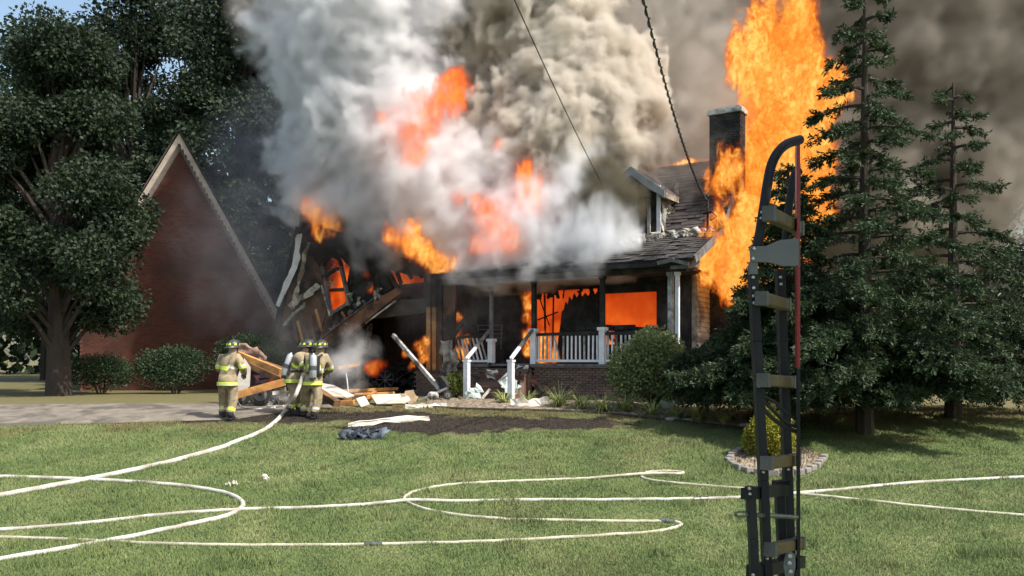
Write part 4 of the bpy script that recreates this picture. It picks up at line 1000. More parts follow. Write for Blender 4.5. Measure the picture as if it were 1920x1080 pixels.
    for s in (-1, 1):
        b = MB(); sh = P['chest']+side*s*.12; b.tube([back+f*.08+ax*.2+side*s*.09, sh+Vector((0, 0, .185))-f*.06, sh+Vector((0, 0, .17))+f*.08, sh+f*.19-Vector((0, 0, .12)), P['waist']+side*s*.15+f*.13], .024, 6); b.build('shoulder_strap', BLACKG, t)
    b = MB(); b.tube([P['waist']+side*math.cos(a)*.20+f*math.sin(a)*.178+Vector((0, 0, -.02)) for a in np.linspace(0, 6.283, 17)], .022, 6); b.build('waist_belt', BLACKG, t)
    return t, P
ba = gp(590, 786)
JA = dict(pelvis=(-.10, .18, .92), waist=(-.06, .20, 1.12), chest=(.03, .22, 1.34), neck=(.06, .26, 1.53), head=(.07, .29, 1.63), crown=(.08, .31, 1.72), shr=(.24, .22, 1.45), shl=(-.18, .25, 1.46), elr=(.31, .38, 1.18), ell=(-.28, .42, 1.17), wrr=(.13, .62, 1.08), wrl=(-.20, .58, 1.02),
    hipr=(.01, .17, .85), hipl=(-.22, .20, .85), knr=(.06, .12, .47), knl=(-.30, .42, .46), ankler=(-.02, -.02, .10), anklel=(-.36, .38, .11), toer=(-.02, .17, .055), toel=(-.37, .57, .06))
ffa, PA = firefighter(ba, JA, 'firefighter seen from behind with a grey air tank, gripping the hose nearest the nozzle', (.1, 1, 0), (.02, .02, 1), None, None)
bb_ = gp(550, 778)
JB = dict(pelvis=(-.03, .10, .90), waist=(.02, .10, 1.09), chest=(.12, .12, 1.31), neck=(.22, .14, 1.49), head=(.27, .15, 1.58), crown=(.29, .16, 1.67), shr=(.16, -.06, 1.43), shl=(.18, .30, 1.42), elr=(.30, -.16, 1.18), ell=(.42, .30, 1.2), wrr=(.36, .02, 1.0), wrl=(.52, .18, 1.05),
    hipr=(-.03, .0, .84), hipl=(-.03, .2, .84), knr=(.03, -.03, .46), knl=(.10, .22, .47), ankler=(-.06, -.02, .10), anklel=(.04, .26, .11), toer=(.10, .02, .055), toel=(.20, .28, .06))
ffb, PB = firefighter(bb_, JB, 'stooping firefighter in tan gear turned sideways, backing up his partner on the hose', (1, .35, 0), (.32, .1, 1), None, None)
bc = gp(428, 788)
JC = dict(pelvis=(-.06, .12, .93), waist=(-.05, .13, 1.13), chest=(-.02, .15, 1.36), neck=(.02, .18, 1.54), head=(.04, .20, 1.64), crown=(.05, .21, 1.73), shr=(.19, .12, 1.47), shl=(-.22, .19, 1.46), elr=(.33, .10, 1.20), ell=(-.31, .22, 1.2), wrr=(.26, .36, 1.08), wrl=(-.14, .44, 1.1),
    hipr=(.05, .11, .86), hipl=(-.17, .13, .86), knr=(.09, .14, .48), knl=(-.22, .34, .48), ankler=(.04, -.05, .10), anklel=(-.24, .30, .12), toer=(.10, .14, .055), toel=(-.18, .48, .07))
ffc, PC = firefighter(bc, JC, 'firefighter in tan gear walking past the leaning boards, apart from the hose team', (.35, 1, 0), None, None, None)

# ------------------------------------------------------------------ hoses
def smooth_path(pts, k=8):
    P = [pts[0]]+list(pts)+[pts[-1]]; out = []
    for i in range(1, len(P)-2):
        for j in range(k):
            t = j/k; a, b, c, d = P[i-1], P[i], P[i+1], P[i+2]
            out.append(.5*((2*b)+(c-a)*t+(2*a-5*b+4*c-d)*t*t+(3*b-a-3*c+d)*t*t*t))
    out.append(P[-2]); return out
HOSE = mat('white_hose_jacket', (.62, .60, .53), (.50, .48, .42), 14, .85, .5, bscale=90, c3=(.36, .33, .27), spots=2)
HOSEY = mat('cream_hose_jacket', (.60, .57, .45), (.48, .45, .34), 14, .85, .5, bscale=90, c3=(.36, .33, .24), spots=2)
BRASS = mat('grey_coupling', (.22, .22, .20), (.12, .12, .11), 8, .4, .1, metal=.7)
def hose(pix, r, label, mt, pre=[], end=None, coup=()):
    pts = list(pre)+[gp(x, y)+Vector((0, 0, r*.75+dz)) for x, y, dz in [(*v, 0)[:3] for v in pix]]
    sp = smooth_path(pts); o0 = pts[len(pts)//2]; t = thing('fire_hose', (o0.x, o0.y, ground_z(o0.x, o0.y)), label, 'hose', 'fire hoses on the lawn')
    wob = random.Random(len(pix)); sp = [v+Vector((wob.uniform(-.004, .004), wob.uniform(-.006, .006), wob.uniform(-.004, .004))) for v in sp]
    b = MB(); b.tube(sp, r, 10); b.build('jacket', mt, t, smooth=True)
    for c in coup:
        a = gp(*c)+Vector((0, 0, r)); i = min(range(len(sp)-1), key=lambda k: (sp[k]-a).length); d = (sp[i+1]-sp[i]).normalized()
        b = MB(); b.tube([sp[i]-d*.12, sp[i]-d*.02, sp[i]-d*.015, sp[i]+d*.03, sp[i]+d*.035, sp[i]+d*.12], [r*1.25, r*1.25, r*1.6, r*1.6, r*1.25, r*1.25], 12); b.build('coupling', BRASS, t)
    return t
hand = PA['wrl']
pre = [W(618, 693, 21.1), PA['wrr']+Vector((-.02, .10, 0)), PA['wrl']+Vector((.04, .0, .0)), W(570, 702, 20.35), W(562, 722, 20.2), W(551, 747, 20.1)]
hose([(538, 770, .03), (522, 788), (500, 806), (470, 821), (440, 832), (415, 842), (360, 858), (290, 876), (190, 897), (60, 922), (-100, 950), (-300, 980)], .047, 'charged white attack hose running from the firefighters down the left of the lawn', HOSE, pre)
hose([(-300, 900), (-100, 896), (120, 900), (300, 910), (400, 922), (440, 934), (456, 948), (444, 961), (415, 973), (330, 992), (200, 1018), (0, 1052), (-300, 1095)], .036, 'short bend of white hose entering the lawn from the left edge', HOSE)
hose([(-260, 1010), (-60, 1000), (150, 985), (300, 968), (450, 958), (560, 955), (680, 949), (770, 943, .02), (860, 942), (1000, 940), (1150, 940), (1300, 938), (1390, 935), (1450, 930), (1560, 922), (1750, 905), (2100, 890)], .030, 'straight white hose crossing the whole lawn from side to side', HOSE, coup=((1312, 938),))
hose([(2100, 985), (1760, 955), (1600, 938), (1480, 926), (1390, 918), (1300, 911), (1225, 903), (1203, 896), (1214, 888), (1245, 885), (1278, 887), (1272, 893, .03), (1215, 895, .05), (1100, 899), (1000, 903), (900, 907), (830, 913), (778, 924), (758, 936), (768, 946), (795, 956), (850, 967), (950, 976), (1100, 979), (1200, 980), (1250, 980), (1276, 984), (1268, 991), (1220, 1000), (1100, 1008), (900, 1018), (700, 1023), (500, 1025), (300, 1022), (0, 1010), (-200, 1020)], .026, 'thin cream hose doubled back in a long loop across the lawn', HOSEY, coup=((1248, 980), (700, 1023)))
nz = thing('hose_nozzle', W(621, 690, 21.2), 'black hose nozzle spraying mist towards the garage', 'nozzle')
b = MB(); d_ = (W(640, 678, 22)-W(618, 693, 21.1)).normalized(); a_ = W(619, 692, 21.15); b.tube([a_-d_*.15, a_+d_*.05, a_+d_*.06, a_+d_*.16], [.04, .04, .055, .06], 10); b.build('barrel', BLACKG, nz); b = MB(); b.tube([a_-d_*.06+Vector((0, 0, -.03)), a_-d_*.1+Vector((0, 0, -.16))], .02, 6); b.build('grip', BLACKG, nz)
# ------------------------------------------------------------------ debris
LUMB = mat('bright_lumber', (.62, .31, .09), (.45, .20, .055), 4, .7, .4, stretch=(1, 1, 1), c3=(.25, .12, .05))
LUMBD = mat('dark_lumber', (.30, .15, .06), (.16, .08, .035), 4, .75, .4, c3=(.06, .035, .02))
WHITEB = mat('white_wallboard', (.66, .62, .55), (.50, .46, .39), 3, .85, .25, c3=(.45, .40, .32))
REDP = mat('red_mower_paint', (.42, .02, .025), (.30, .015, .02), 4, .35, .05)
RUBB = mat('black_rubber', (.02, .02, .021), (.04, .038, .036), 10, .85, .4)
METG = mat('galvanised', (.45, .44, .42), (.28, .27, .26), 6, .5, .15, metal=.4)
def plank(name, a, b_, w_, h_, mt, label, cat, group=None, up=(0, 0, 1), grain=True):
    a, b_ = Vector(a), Vector(b_); o0 = (a+b_)/2
    m = MB(); m.beam(a, b_, w_, h_, up); o = m.build(name, mt, origin=o0); tag(o, label, cat, group)
    bv = o.modifiers.new('bevel', 'BEVEL'); bv.width = .006; bv.segments = 1; return o
def slab(name, pts, th, mt, label, cat, group=None):
    m = MB(); m.prism(pts, th); o = m.build(name, mt); tag(o, label, cat, group); return o
GRP = 'broken timbers in front of the garage'
plank('timber', W(446, 667, 22.6), W(526, 700, 22.0), .12, .24, LUMB, 'thick orange timber slanting down towards the stooping firefighter', 'timber', GRP)
plank('timber', W(448, 662, 22.9), W(528, 690, 22.4), .16, .05, LUMBD, 'thin plank lying along the top of the slanting timber', 'timber', GRP)
plank('timber', W(452, 678, 22.5), W(526, 713, 21.9), .05, .16, LUMBD, 'darker timber under the slanting one', 'timber', GRP)
plank('timber', W(440, 742, 21.4), W(534, 716, 21.6), .09, .19, LUMB, 'orange timber propped low against the mower wheel', 'timber', GRP)
plank('timber', W(634, 690, 23.2), W(673, 683, 24.4), .05, .09, LUMB, 'short orange stick jutting into the water mist', 'timber', GRP)
rr_ = random.Random(5)
b = MB(); crumple(b, [W(441, 652, 23.0), W(458, 655, 22.9), W(474, 660, 22.8), W(486, 668, 22.7), W(489, 678, 22.6)], .22, 5, .05, 10)
o = b.build('rolled_blanket', mat('brown_blanket', (.30, .19, .14), (.18, .11, .085), 6, .9, .4), smooth=True); o.modifiers.new('thick', 'SOLIDIFY').thickness = .07; tag(o, 'brown rolled blanket draped over the top of the slanting timbers', 'blanket')
GREYB = mat('dull_beige_sheet', (.34, .32, .28), (.24, .22, .19), 4, .7, .2)
slab('sheet_metal', [W(446, 742, 21.9), W(440, 720, 21.9), W(458, 672, 22.3), W(470, 690, 22.3), W(468, 725, 22.1)], (0, .02, .01), GREYB, 'dull grey metal sheet leaning beneath the timbers', 'metal sheet')
# lawn tractor under the boards
lt = thing('lawn_tractor', gp(485, 762), 'red lawn tractor half buried under the fallen boards', 'lawn tractor')
def wheel(c, r, wd, par, ax):
    b = MB(); ax = Vector(ax).normalized(); b.tube([c-ax*wd/2, c-ax*wd*.42, c+ax*wd*.42, c+ax*wd/2], [r*.86, r, r, r*.86], 20); w_ = b.build('wheel', RUBB, par)
    b = MB(); b.tube([c-ax*(wd/2+.004), c+ax*(wd/2+.004)], r*.55, 16); b.build('rim', GREYW, w_)
    b = MB(); b.tube([c-ax*(wd/2+.03), c+ax*(wd/2+.03)], r*.14, 10); b.build('hub', RUBB, w_)
tw = gp(486, 762); nrm = Vector((.25, -1, 0))
wheel(tw+Vector((0, .1, .31)), .31, .2, lt, nrm); wheel(tw+Vector((-.62, .45, .24)), .24, .16, lt, nrm)
b = MB(); o1 = tw+Vector((0, .5, 0)); b.prism([o1+Vector(v) for v in ((-.9, .0, .30), (.18, .1, .38), (.25, .1, .62), (.1, .1, .72), (-.2, .05, .66), (-.35, .0, .80), (-.85, -.05, .74))], (.1, .42, 0)); b.build('hood', mat('navy_mower_paint', (.035, .02, .03), (.06, .025, .03), 4, .4), lt)
b = MB(); b.prism([o1+Vector(v) for v in ((.10, -.02, .58), (.32, -.02, .50), (.34, -.02, .72), (.20, -.02, .80))], (.02, .12, 0)); b.build('fender', REDP, lt)
b = MB(); b.prism([o1+Vector(v) for v in ((-.15, .1, .74), (.2, .1, .74), (.22, .1, .82), (.16, .1, 1.08), (.10, .1, 1.08), (.08, .1, .86), (-.15, .1, .84))], (.05, .35, 0)); b.build('seat', BLACKG, lt)
c = thing('cable', gp(470, 768), 'thin grey cable looping along the ground by the tractor wheel', 'cable'); b = MB(); b.tube(smooth_path([gp(440, 757)+Vector((0, 0, .25)), gp(452, 764)+Vector((0, 0, .04)), gp(475, 768)+Vector((0, 0, .02)), gp(505, 766)+Vector((0, 0, .02)), gp(530, 763)+Vector((0, 0, .03))], 6), .014, 6); b.build('strand', METG, c)
for x0, y0, x1, y1, lab in ((511, 769, 535, 752, 'short white stick lying crossed over by the hose'), (498, 759, 540, 755, 'pale lath lying flat behind the short white stick'), (500, 764, 532, 766, 'second pale lath beside the driveway edge')):
    plank('lath', gp(x0, y0)+Vector((0, 0, .03)), gp(x1, y1)+Vector((0, 0, .07)), .05, .04, WHITEB, lab, 'lath', 'loose laths by the driveway')
for i, (x, y) in enumerate(((516, 736), (524, 728), (520, 748), (528, 745), (534, 740))):
    b = MB(); crumple(b, [gp(x-9, y+15)+Vector((0, .1, .05)), gp(x, y+15)+Vector((0, .15, .22)), gp(x+10, y+14)+Vector((0, .2, .05))], .3, 300+i, .06, 6); o = b.build('rag', [METG, DIRTW, GREYW][i % 3], smooth=True)
    tag(o, ['crumpled grey foil scrap left of the stooping firefighter', 'ashy scrap heaped under the low timber', 'sooty rag beside the mower wheel', 'small foil scrap by the pale laths', 'ashy scrap nearest the stooping firefighter'][i], 'scrap', 'scraps by the lawn tractor')
# white boards and the lumber pile beside the firefighters
slab('wallboard', [W(606, 742, 22.6), W(602, 718, 24), W(626, 722, 24.2), W(664, 741, 23.4), W(650, 744, 22.9)], (0, .01, -.03), WHITEB, 'large pale wallboard lying tilted behind the right firefighter', 'wallboard')
plank('timber', W(598, 735, 22), W(632, 757, 21.4), .2, .16, LUMBD, 'dark square timber ending beside the firefighter boot', 'timber', GRP)
G2 = 'lumber pile on the driveway edge'
for i, (x0, y0, x1, y1, w_, mt, lab) in enumerate(((628, 757, 664, 757, .12, LUMB, 'short orange beam at the left front of the lumber pile'), (640, 748, 700, 750, .12, LUMB, 'orange beam in the middle of the lumber pile'), (630, 742, 745, 737, .10, LUMB, 'long orange beam along the top of the lumber pile'),
    (628, 751, 660, 748, .10, LUMBD, 'darker beam at the left of the lumber pile'), (664, 744, 740, 742, .08, LUMB, 'beam behind the small white board'), (690, 755, 704, 744, .09, LUMB, 'stubby beam end between the white boards'))):
    a, e_ = gp(x0, y0+3), gp(x1, y1+4); k = (i % 3)*.06+.06
    plank('timber', a+Vector((0, 0, k)), e_+Vector((0, 0, k+.03)), w_, w_, mt, lab, 'timber', G2)
slab('wallboard', [W(668, 747, 22.3), W(684, 742, 22.5), W(693, 758, 22.1), W(677, 763, 21.9)], (0, .02, -.02), WHITEB, 'small white board leaning on the lumber pile', 'wallboard')
slab('wallboard', [W(695, 740, 23.2), W(762, 738, 23.3), W(770, 750, 22.6), W(757, 756, 22.4), W(706, 757, 22.4)], (0, .02, -.03), WHITEB, 'long white wallboard lying across the right end of the lumber', 'wallboard')
b = MB(); crumple(b, [gp(756, 758)+Vector((0, 0, .12)), gp(768, 757)+Vector((0, 0, .16)), gp(779, 756)+Vector((0, 0, .08))], .3, 77, .05, 6); tag(b.build('insulation_scrap', mat('tan_insulation', (.42, .31, .20), (.28, .20, .13), 7, .9, .4), smooth=True), 'torn tan insulation at the end of the long wallboard', 'insulation')
plank('timber', gp(736, 765)+Vector((0, 0, .04)), gp(757, 765)+Vector((0, 0, .04)), .1, .07, LUMBD, 'small brown block alone on the grass edge', 'timber', G2)
pl_ = plank('plank', W(737, 628, 26.3), W(824, 729, 24.4), .09, .12, SOOTW, 'long pale plank leaning steeply across the garage opening', 'plank')
plank('plank', W(783, 752, 23.8), W(838, 728, 24.2), .06, .06, GREYW, 'thin grey strip lying across the wheelbarrow', 'plank')
# wheelbarrow tipped by the bush
wb = thing('wheelbarrow', gp(830, 752), 'black wheelbarrow tipped on its side near the porch bush', 'wheelbarrow')
c0 = W(824, 722, 24.3); b = MB(); b.prism([W(818, 708, 24.4), W(826, 706, 24.3), W(838, 722, 24.2), W(836, 735, 24.2), W(826, 730, 24.3)], (.06, .25, .03)); b.build('tray', RUBB, wb)
wheel(W(839, 741, 24.1), .12, .06, wb, (.3, -1, .1)); b = MB(); b.tube([W(839, 741, 24.15), W(822, 735, 24.3), W(806, 747, 24.3)], .016, 6); b.build('handle', RUBB, wb)
b = MB(); b.ellipsoid(W(812, 742, 24), .16, .12, .12, 10, 6); o = b.build('rubble_lump', DIRTW); tag(o, 'ashy rubble lump at the left end of the bed', 'rubble'); dm = o.modifiers.new('rough', 'DISPLACE'); tx = bpy.data.textures.new('lump', 'CLOUDS'); tx.noise_scale = .12; dm.texture = tx; dm.strength = .12
# hanging insulation left of the porch
for pts, wd, lab in (([(836, 640), (838, 665), (840, 690), (836, 705)], .36, 'ragged grey insulation hanging left of the broken railing'), ([(850, 655), (852, 680), (850, 698)], .22, 'narrow strip of burnt insulation beside the ragged one')):
    b = MB(); crumple(b, [g(x, y, -.25) for x, y in pts], wd, int(wd*100), .05, 12); o = b.build('torn_insulation_sheet', mat('grey_insulation', (.46, .42, .36), (.28, .24, .20), 6, .95, .5, c3=(.12, .10, .08)) if wd > .3 else bpy.data.materials['grey_insulation'], smooth=True); o.modifiers.new('thick', 'SOLIDIFY').thickness = .03; tag(o, lab, 'insulation')
# rubble on the porch steps and at their foot
def scrap(name, pts, wd, mt, label, cat, seed, jit=.04, group=None):
    b = MB(); crumple(b, pts, wd, seed, jit, 7); o = b.build(name, mt, smooth=False); o.modifiers.new('thick', 'SOLIDIFY').thickness = .025; return tag(o, label, cat, group)
st = lambda x, y, t: rp(x, y, H(0, t, 0), B_)
scrap('plaster_sheet', [st(878, 752, -1.35), st(890, 742, -1.3), st(905, 730, -1.0)], .40, MINT, 'pale green plasterboard slumped at the left newel foot', 'plasterboard', 401)
scrap('plaster_sheet', [st(946, 712, -.8), st(958, 725, -.9), st(970, 733, -1.0)], .42, MINT, 'pale green board caught on the right newel post', 'plasterboard', 402)
scrap('plaster_sheet', [st(911, 700, -.5), st(925, 703, -.5), st(934, 700, -.45)], .22, DIRTW, 'ash white board piece on the upper step', 'plasterboard', 403)
scrap('plaster_sheet', [st(968, 692, -.2), st(980, 690, -.15), st(992, 692, -.1)], .16, WHITEB, 'small white slab at the porch edge', 'plasterboard', 404)
scrap('rubble_heap', [st(915, 690, -.05), st(935, 685, .1), st(955, 688, .1)], .3, CHAR, 'black charred heap at the top of the steps', 'rubble', 405, .07)
scrap('rubble_heap', [st(960, 705, -.3), st(975, 700, -.2), st(990, 704, -.2)], .34, CHAR, 'charred heap behind the right newel post', 'rubble', 406, .07)
scrap('cloth_scrap', [st(990, 700, -.1), st(996, 712, -.08), st(1004, 722, -.06)], .16, mat('faded_red_cloth', (.28, .10, .09), (.16, .07, .06), 9, .9), 'faded red cloth scrap hanging off the porch brick', 'cloth', 407)
plank('board', st(898, 754, -1.5), st(919, 729, -1.25), .09, .07, WHITEB, 'white board lying up the steps between the newels', 'board')
plank('board', st(934, 717, -.9), st(957, 695, -.5), .07, .05, SOOTW, 'sooty white stick standing on the middle step', 'board')
plank('board', st(878, 757, -1.55), st(910, 755, -1.5), .12, .03, WHITEB, 'flat white board at the bottom of the steps', 'board')
scrap('rubble_sheet', [gp(958, 765)+Vector((0, 0, .05)), gp(985, 765)+Vector((0, 0, .06)), gp(1010, 763)+Vector((0, 0, .06)), gp(1030, 760)+Vector((0, 0, .05))], .34, WHITEB, 'flat cream sheet lying in the bed right of the steps', 'sheet', 408, .025)
scrap('rubble_sheet', [gp(760, 768)+Vector((0, 0, .03)), gp(785, 767)+Vector((0, 0, .05)), gp(812, 765)+Vector((0, 0, .03)), gp(838, 765)+Vector((0, 0, .03))], .16, WHITEB, 'narrow white strip on the grass before the lumber', 'sheet', 409, .02)
scrap('white_strip', [gp(652, 800)+Vector((0, 0, .04)), gp(690, 797)+Vector((0, 0, .06)), gp(730, 793)+Vector((0, 0, .07)), gp(770, 790)+Vector((0, 0, .05)), gp(804, 788)+Vector((0, 0, .04))], .12, WHITEB, 'long white siding strip lying on the scorched lawn', 'siding strip', 410, .02)
jk = MB()
for i in range(4): crumple(jk, [gp(646+17*i, 826)+Vector((0, 0, .05)), gp(656+17*i, 822)+Vector((0, 0, .14)), gp(668+16*i, 826)+Vector((0, 0, .04))], .34, 420+i, .05, 6)
o = jk.build('jacket', mat('blue_black_cloth', (.022, .03, .04), (.008, .010, .014), 9, .6, .4, c3=(.12, .15, .19)), smooth=True); o.modifiers.new('thick', 'SOLIDIFY').thickness = .02; tag(o, 'crumpled dark jacket dropped on the green lawn', 'jacket')
for i, (x, y) in enumerate(((428, 913), (440, 911), (495, 900), (500, 903))):
    scrap('paper_scrap', [gp(x-4, y)+Vector((0, 0, .05)), gp(x+4, y)+Vector((0, 0, .05))], .045, WHITEB, ['leftmost paper scrap on the lawn above the hose bend', 'paper scrap next to the leftmost one', 'paper scrap on open grass left of the hose loop', 'tiny paper scrap touching the open grass one'][i], 'paper', 430+i, .02, 'paper scraps on the lawn')
b = MB(); b.ellipsoid(gp(1252, 769)+Vector((0, .1, .18)), .20, .15, .20, 12, 8); o = b.build('white_bag', WHITEP, smooth=True); dm = o.modifiers.new('rough', 'DISPLACE'); tx = bpy.data.textures.new('folds', 'CLOUDS'); tx.noise_scale = .15; dm.texture = tx; dm.strength = .10; tag(o, 'crumpled white bag below the grey green shrub', 'bag')
for i, (x, y, r) in enumerate(((1262, 789, .15), (1290, 791, .12), (1330, 783, .2), (1342, 780, .16), (1400, 800, .14))):
    b = MB(); b.ellipsoid(gp(x, y)+Vector((0, 0, .03)), r*1.3, r*.8, r*.5, 10, 6); o = b.build('bed_stone', ES, smooth=True); dm = o.modifiers.new('rough', 'DISPLACE'); dm.texture = tx; dm.strength = .07
    tag(o, ['flat pinkish stone at the bed edge under the tan brick', 'small stone right of the flat pinkish one', 'big pale stone behind the spiky row', 'stone beside the big pale one', 'last stone at the right bed end'][i], 'stone', 'stones in the planting bed')
# things inside the garage
wr = MB(); r5 = random.Random(9)
for i in range(26):
    x, y = r5.uniform(650, 800), r5.uniform(690, 735); crumple(wr, [g(x, y, 1+r5.random()*2), g(x+r5.uniform(-14, 14), y+r5.uniform(-16, 4), 1.2+r5.random()*2), g(x+r5.uniform(-20, 20), y+r5.uniform(-4, 8), 1.5)], r5.uniform(.2, .7), 500+i, .1, 5)
tag(wr.build('garage_wreckage', CHAR), 'black wreckage heaped inside the burning garage', 'wreckage', kind='stuff')
bk = thing('bicycle', gp(715, 742), 'burnt bicycle lying among the garage wreckage', 'bicycle')
for cx, cyy in ((690, 716), (722, 712)):
    c = g(cx, cyy, .6); b = MB(); b.tube([c+Vector((math.cos(a)*.3, .05*math.sin(a), math.sin(a)*.3)) for a in np.linspace(0, 6.283, 20)], .02, 6, cap=False); wh = b.build('wheel', RUBB, bk)
    b = MB()
    for k in range(8): b.tube([c, c+Vector((math.cos(k*.785)*.29, .05*math.sin(k*.785), math.sin(k*.785)*.29))], .004, 4)
    b.build('spokes', METG, wh)
b = MB(); f1, f2, f3, f4 = g(690, 716, .6), g(703, 700, .6), g(716, 696, .6), g(722, 712, .6); f5 = g(706, 714, .6)
for a, e_ in ((f1, f2), (f2, f3), (f3, f4), (f5, f2), (f5, f3), (f5, f1)): b.tube([a, e_], .018, 6)
b.build('frame', CHAR, bk); b = MB(); b.beam(f2+Vector((-.08, 0, .12)), f2+Vector((.12, 0, .13)), .09, .05); b.build('saddle', CHAR, bk); b = MB(); b.tube([f3, f3+Vector((0, 0, .16)), f3+Vector((.12, -.1, .18))], .014, 6); b.build('handlebar', CHAR, bk)
ld = thing('wire_stand', gp(650, 742), 'bent wire stand half hidden in the water mist', 'wire stand'); b = MB(); b.tube(smooth_path([W(642, 702, 23), W(648, 700, 23), W(651, 715, 22.9), W(653, 735, 22.8)], 5), .018, 6); b.build('wire', METG, ld)

# ------------------------------------------------------------------ overhead wires
def wire(a, b_, sag, r, label, twist=0):
    n_ = 60; pts = [a.lerp(b_, i/n_)+Vector((0, 0, -sag*4*(i/n_)*(1-i/n_))) for i in range(n_+1)]
    t = thing('overhead_wire', a, label, 'wire', 'wires above the yard')
    b = MB(); b.tube(pts, r, 6); b.build('cable', RUBB, t)
    if twist:
        n2 = 420; b = MB(); P = []
        for i in range(n2+1):
            f = i/n2; c = a.lerp(b_, f)+Vector((0, 0, -sag*4*f*(1-f))); P.append(c+Vector((math.cos(f*twist)*r*2.0, 0, math.sin(f*twist)*r*2.0)))
        b.tube(P, r*.9, 5); b.build('twisted_cable', RUBB, t)
wire(W(938, -60, 13), W(1138, 362, 26.5), .12, .011, 'thin straight wire running down into the smoke')
wire(W(1192, -60, 12), H(mp_[0], 1.5, mp_[1]+1.0), .42, .013, 'thick twisted service wire ending at the roof mast', 260)

# ------------------------------------------------------------------ fire engine ladder at the right
DKMET = mat('black_aluminium', (.012, .013, .017), (.022, .023, .027), 6, .55, .1, metal=.0, spec=.2)
BOLT = mat('steel_bolt', (.55, .55, .55), (.42, .42, .42), 10, .3, 0, metal=.8)
GREYP = mat('grey_bracket_paint', (.13, .14, .15), (.10, .11, .115), 4, .5, .08)
RUNGY = mat('worn_yellow_rung', (.16, .115, .036), (.09, .068, .03), 9, .7, .35, c3=(.12, .09, .05))
RUNGG = mat('grey_rung_end', (.10, .10, .095), (.07, .07, .066), 9, .6, .2)
ENGR = mat('fire_engine_red', (.28, .012, .02), (.22, .01, .016), 3, .3, .03)
lb = W(1436, 1080, 3.5); lad = thing('fire_engine_ladder', (lb.x+.12, 3.6, ground_z(0, 3.6)), 'black rear access ladder of the fire engine with yellow rungs and curved handrail', 'ladder')
def channel(pts, Yn, wd, dp, mt, name='rail'):
    b = MB(); P = [W(x, y, Yn) for x, y in pts]
    for a, e_ in zip(P, P[1:]): b.beam(a, e_, dp, wd, up=(1, 0, 0))
    o = b.build(name, mt, lad); bv = o.modifiers.new('bevel', 'BEVEL'); bv.width = .003; bv.segments = 2; return o
def bolt(x, y, Yn, par, r=.0068):
    b = MB(); c = W(x, y, Yn); b.tube([c, c+Vector((0, -.004, 0)), c+Vector((0, -.007, 0))], [r, r, r*.5], 10); b.build('bolt', BOLT, par)
lr = channel([(1411, 508), (1418, 640), (1431, 900), (1441, 1140)], 3.45, .033, .05, DKMET)
for x, y in ((1412, 520), (1413, 540), (1413, 555), (1414, 568), (1421, 713), (1422, 724), (1430, 872), (1431, 885), (1437, 1035), (1438, 1047)): bolt(x, y, 3.42, lr)
rr2 = channel([(1462, 505), (1467, 640), (1477, 900), (1485, 1140)], 3.85, .036, .05, DKMET)
for x, y in ((1463, 520), (1464, 533), (1470, 720), (1478, 880)): bolt(x, y, 3.82, rr2)
# curved grab rail on top
b = MB(); b.tube(smooth_path([W(1419, 470, 3.45), W(1426, 430, 3.45), W(1433, 385, 3.45), W(1440, 340, 3.46), W(1447, 308, 3.48), W(1459, 285, 3.5), W(1476, 270, 3.55), W(1500, 262, 3.62)], 8), .020, 14); gr_ = b.build('grab_rail', DKMET, lad, smooth=True)
for x, y in ((1428, 398), (1427, 409)): bolt(x, y, 3.425, gr_, .006)
b = MB(); b.tube(smooth_path([W(1468, 500, 3.84), W(1474, 440, 3.84), W(1480, 380, 3.84), W(1489, 330, 3.84), W(1500, 318, 3.84)], 6), .018, 12); b.build('grab_rail', DKMET, lad, smooth=True)
# bracket plate
b = MB(); b.prism([W(x, y, 3.41) for x, y in ((1406, 462), (1436, 461), (1448, 456), (1462, 450), (1498, 447), (1498, 498), (1468, 499), (1454, 495), (1440, 492), (1408, 491))], (0, .012, 0)); br = b.build('bracket_plate', GREYP, lad)
bv = br.modifiers.new('bevel', 'BEVEL'); bv.width = .002; bv.segments = 2
for x, y in ((1414, 466), (1412, 485)): bolt(x, y, 3.405, br, .0075)
b = MB(); b.box(W(1412, 503, 3.43), (.03, .03, .05)); b.build('rail_socket', GREYP, lad)
# rungs
def rung(x0, y0, x1, y1, mt=RUNGY, h_=.05, Y0=3.42, Y1=3.82):
    a, c = W(x0, y0, Y0), W(x1, y1, Y1); b = MB(); b.beam(a, c, .042, h_); o = b.build('rung', mt, lad); bv = o.modifiers.new('bevel', 'BEVEL'); bv.width = .008; bv.segments = 2
    d = (c-a).normalized(); b = MB(); b.beam(a-d*.035, a+d*.01, .046, h_+.006); b.build('rung_bracket', RUNGG, o); b = MB(); b.beam(c-d*.012, c+d*.03, .046, h_+.006); b.build('rung_bracket', RUNGG, o)
rung(1444, 402, 1496, 428, h_=.055); rung(1430, 560, 1472, 571); rung(1433, 713, 1481, 716); rung(1440, 868, 1490, 862); rung(1447, 1030, 1498, 1018)
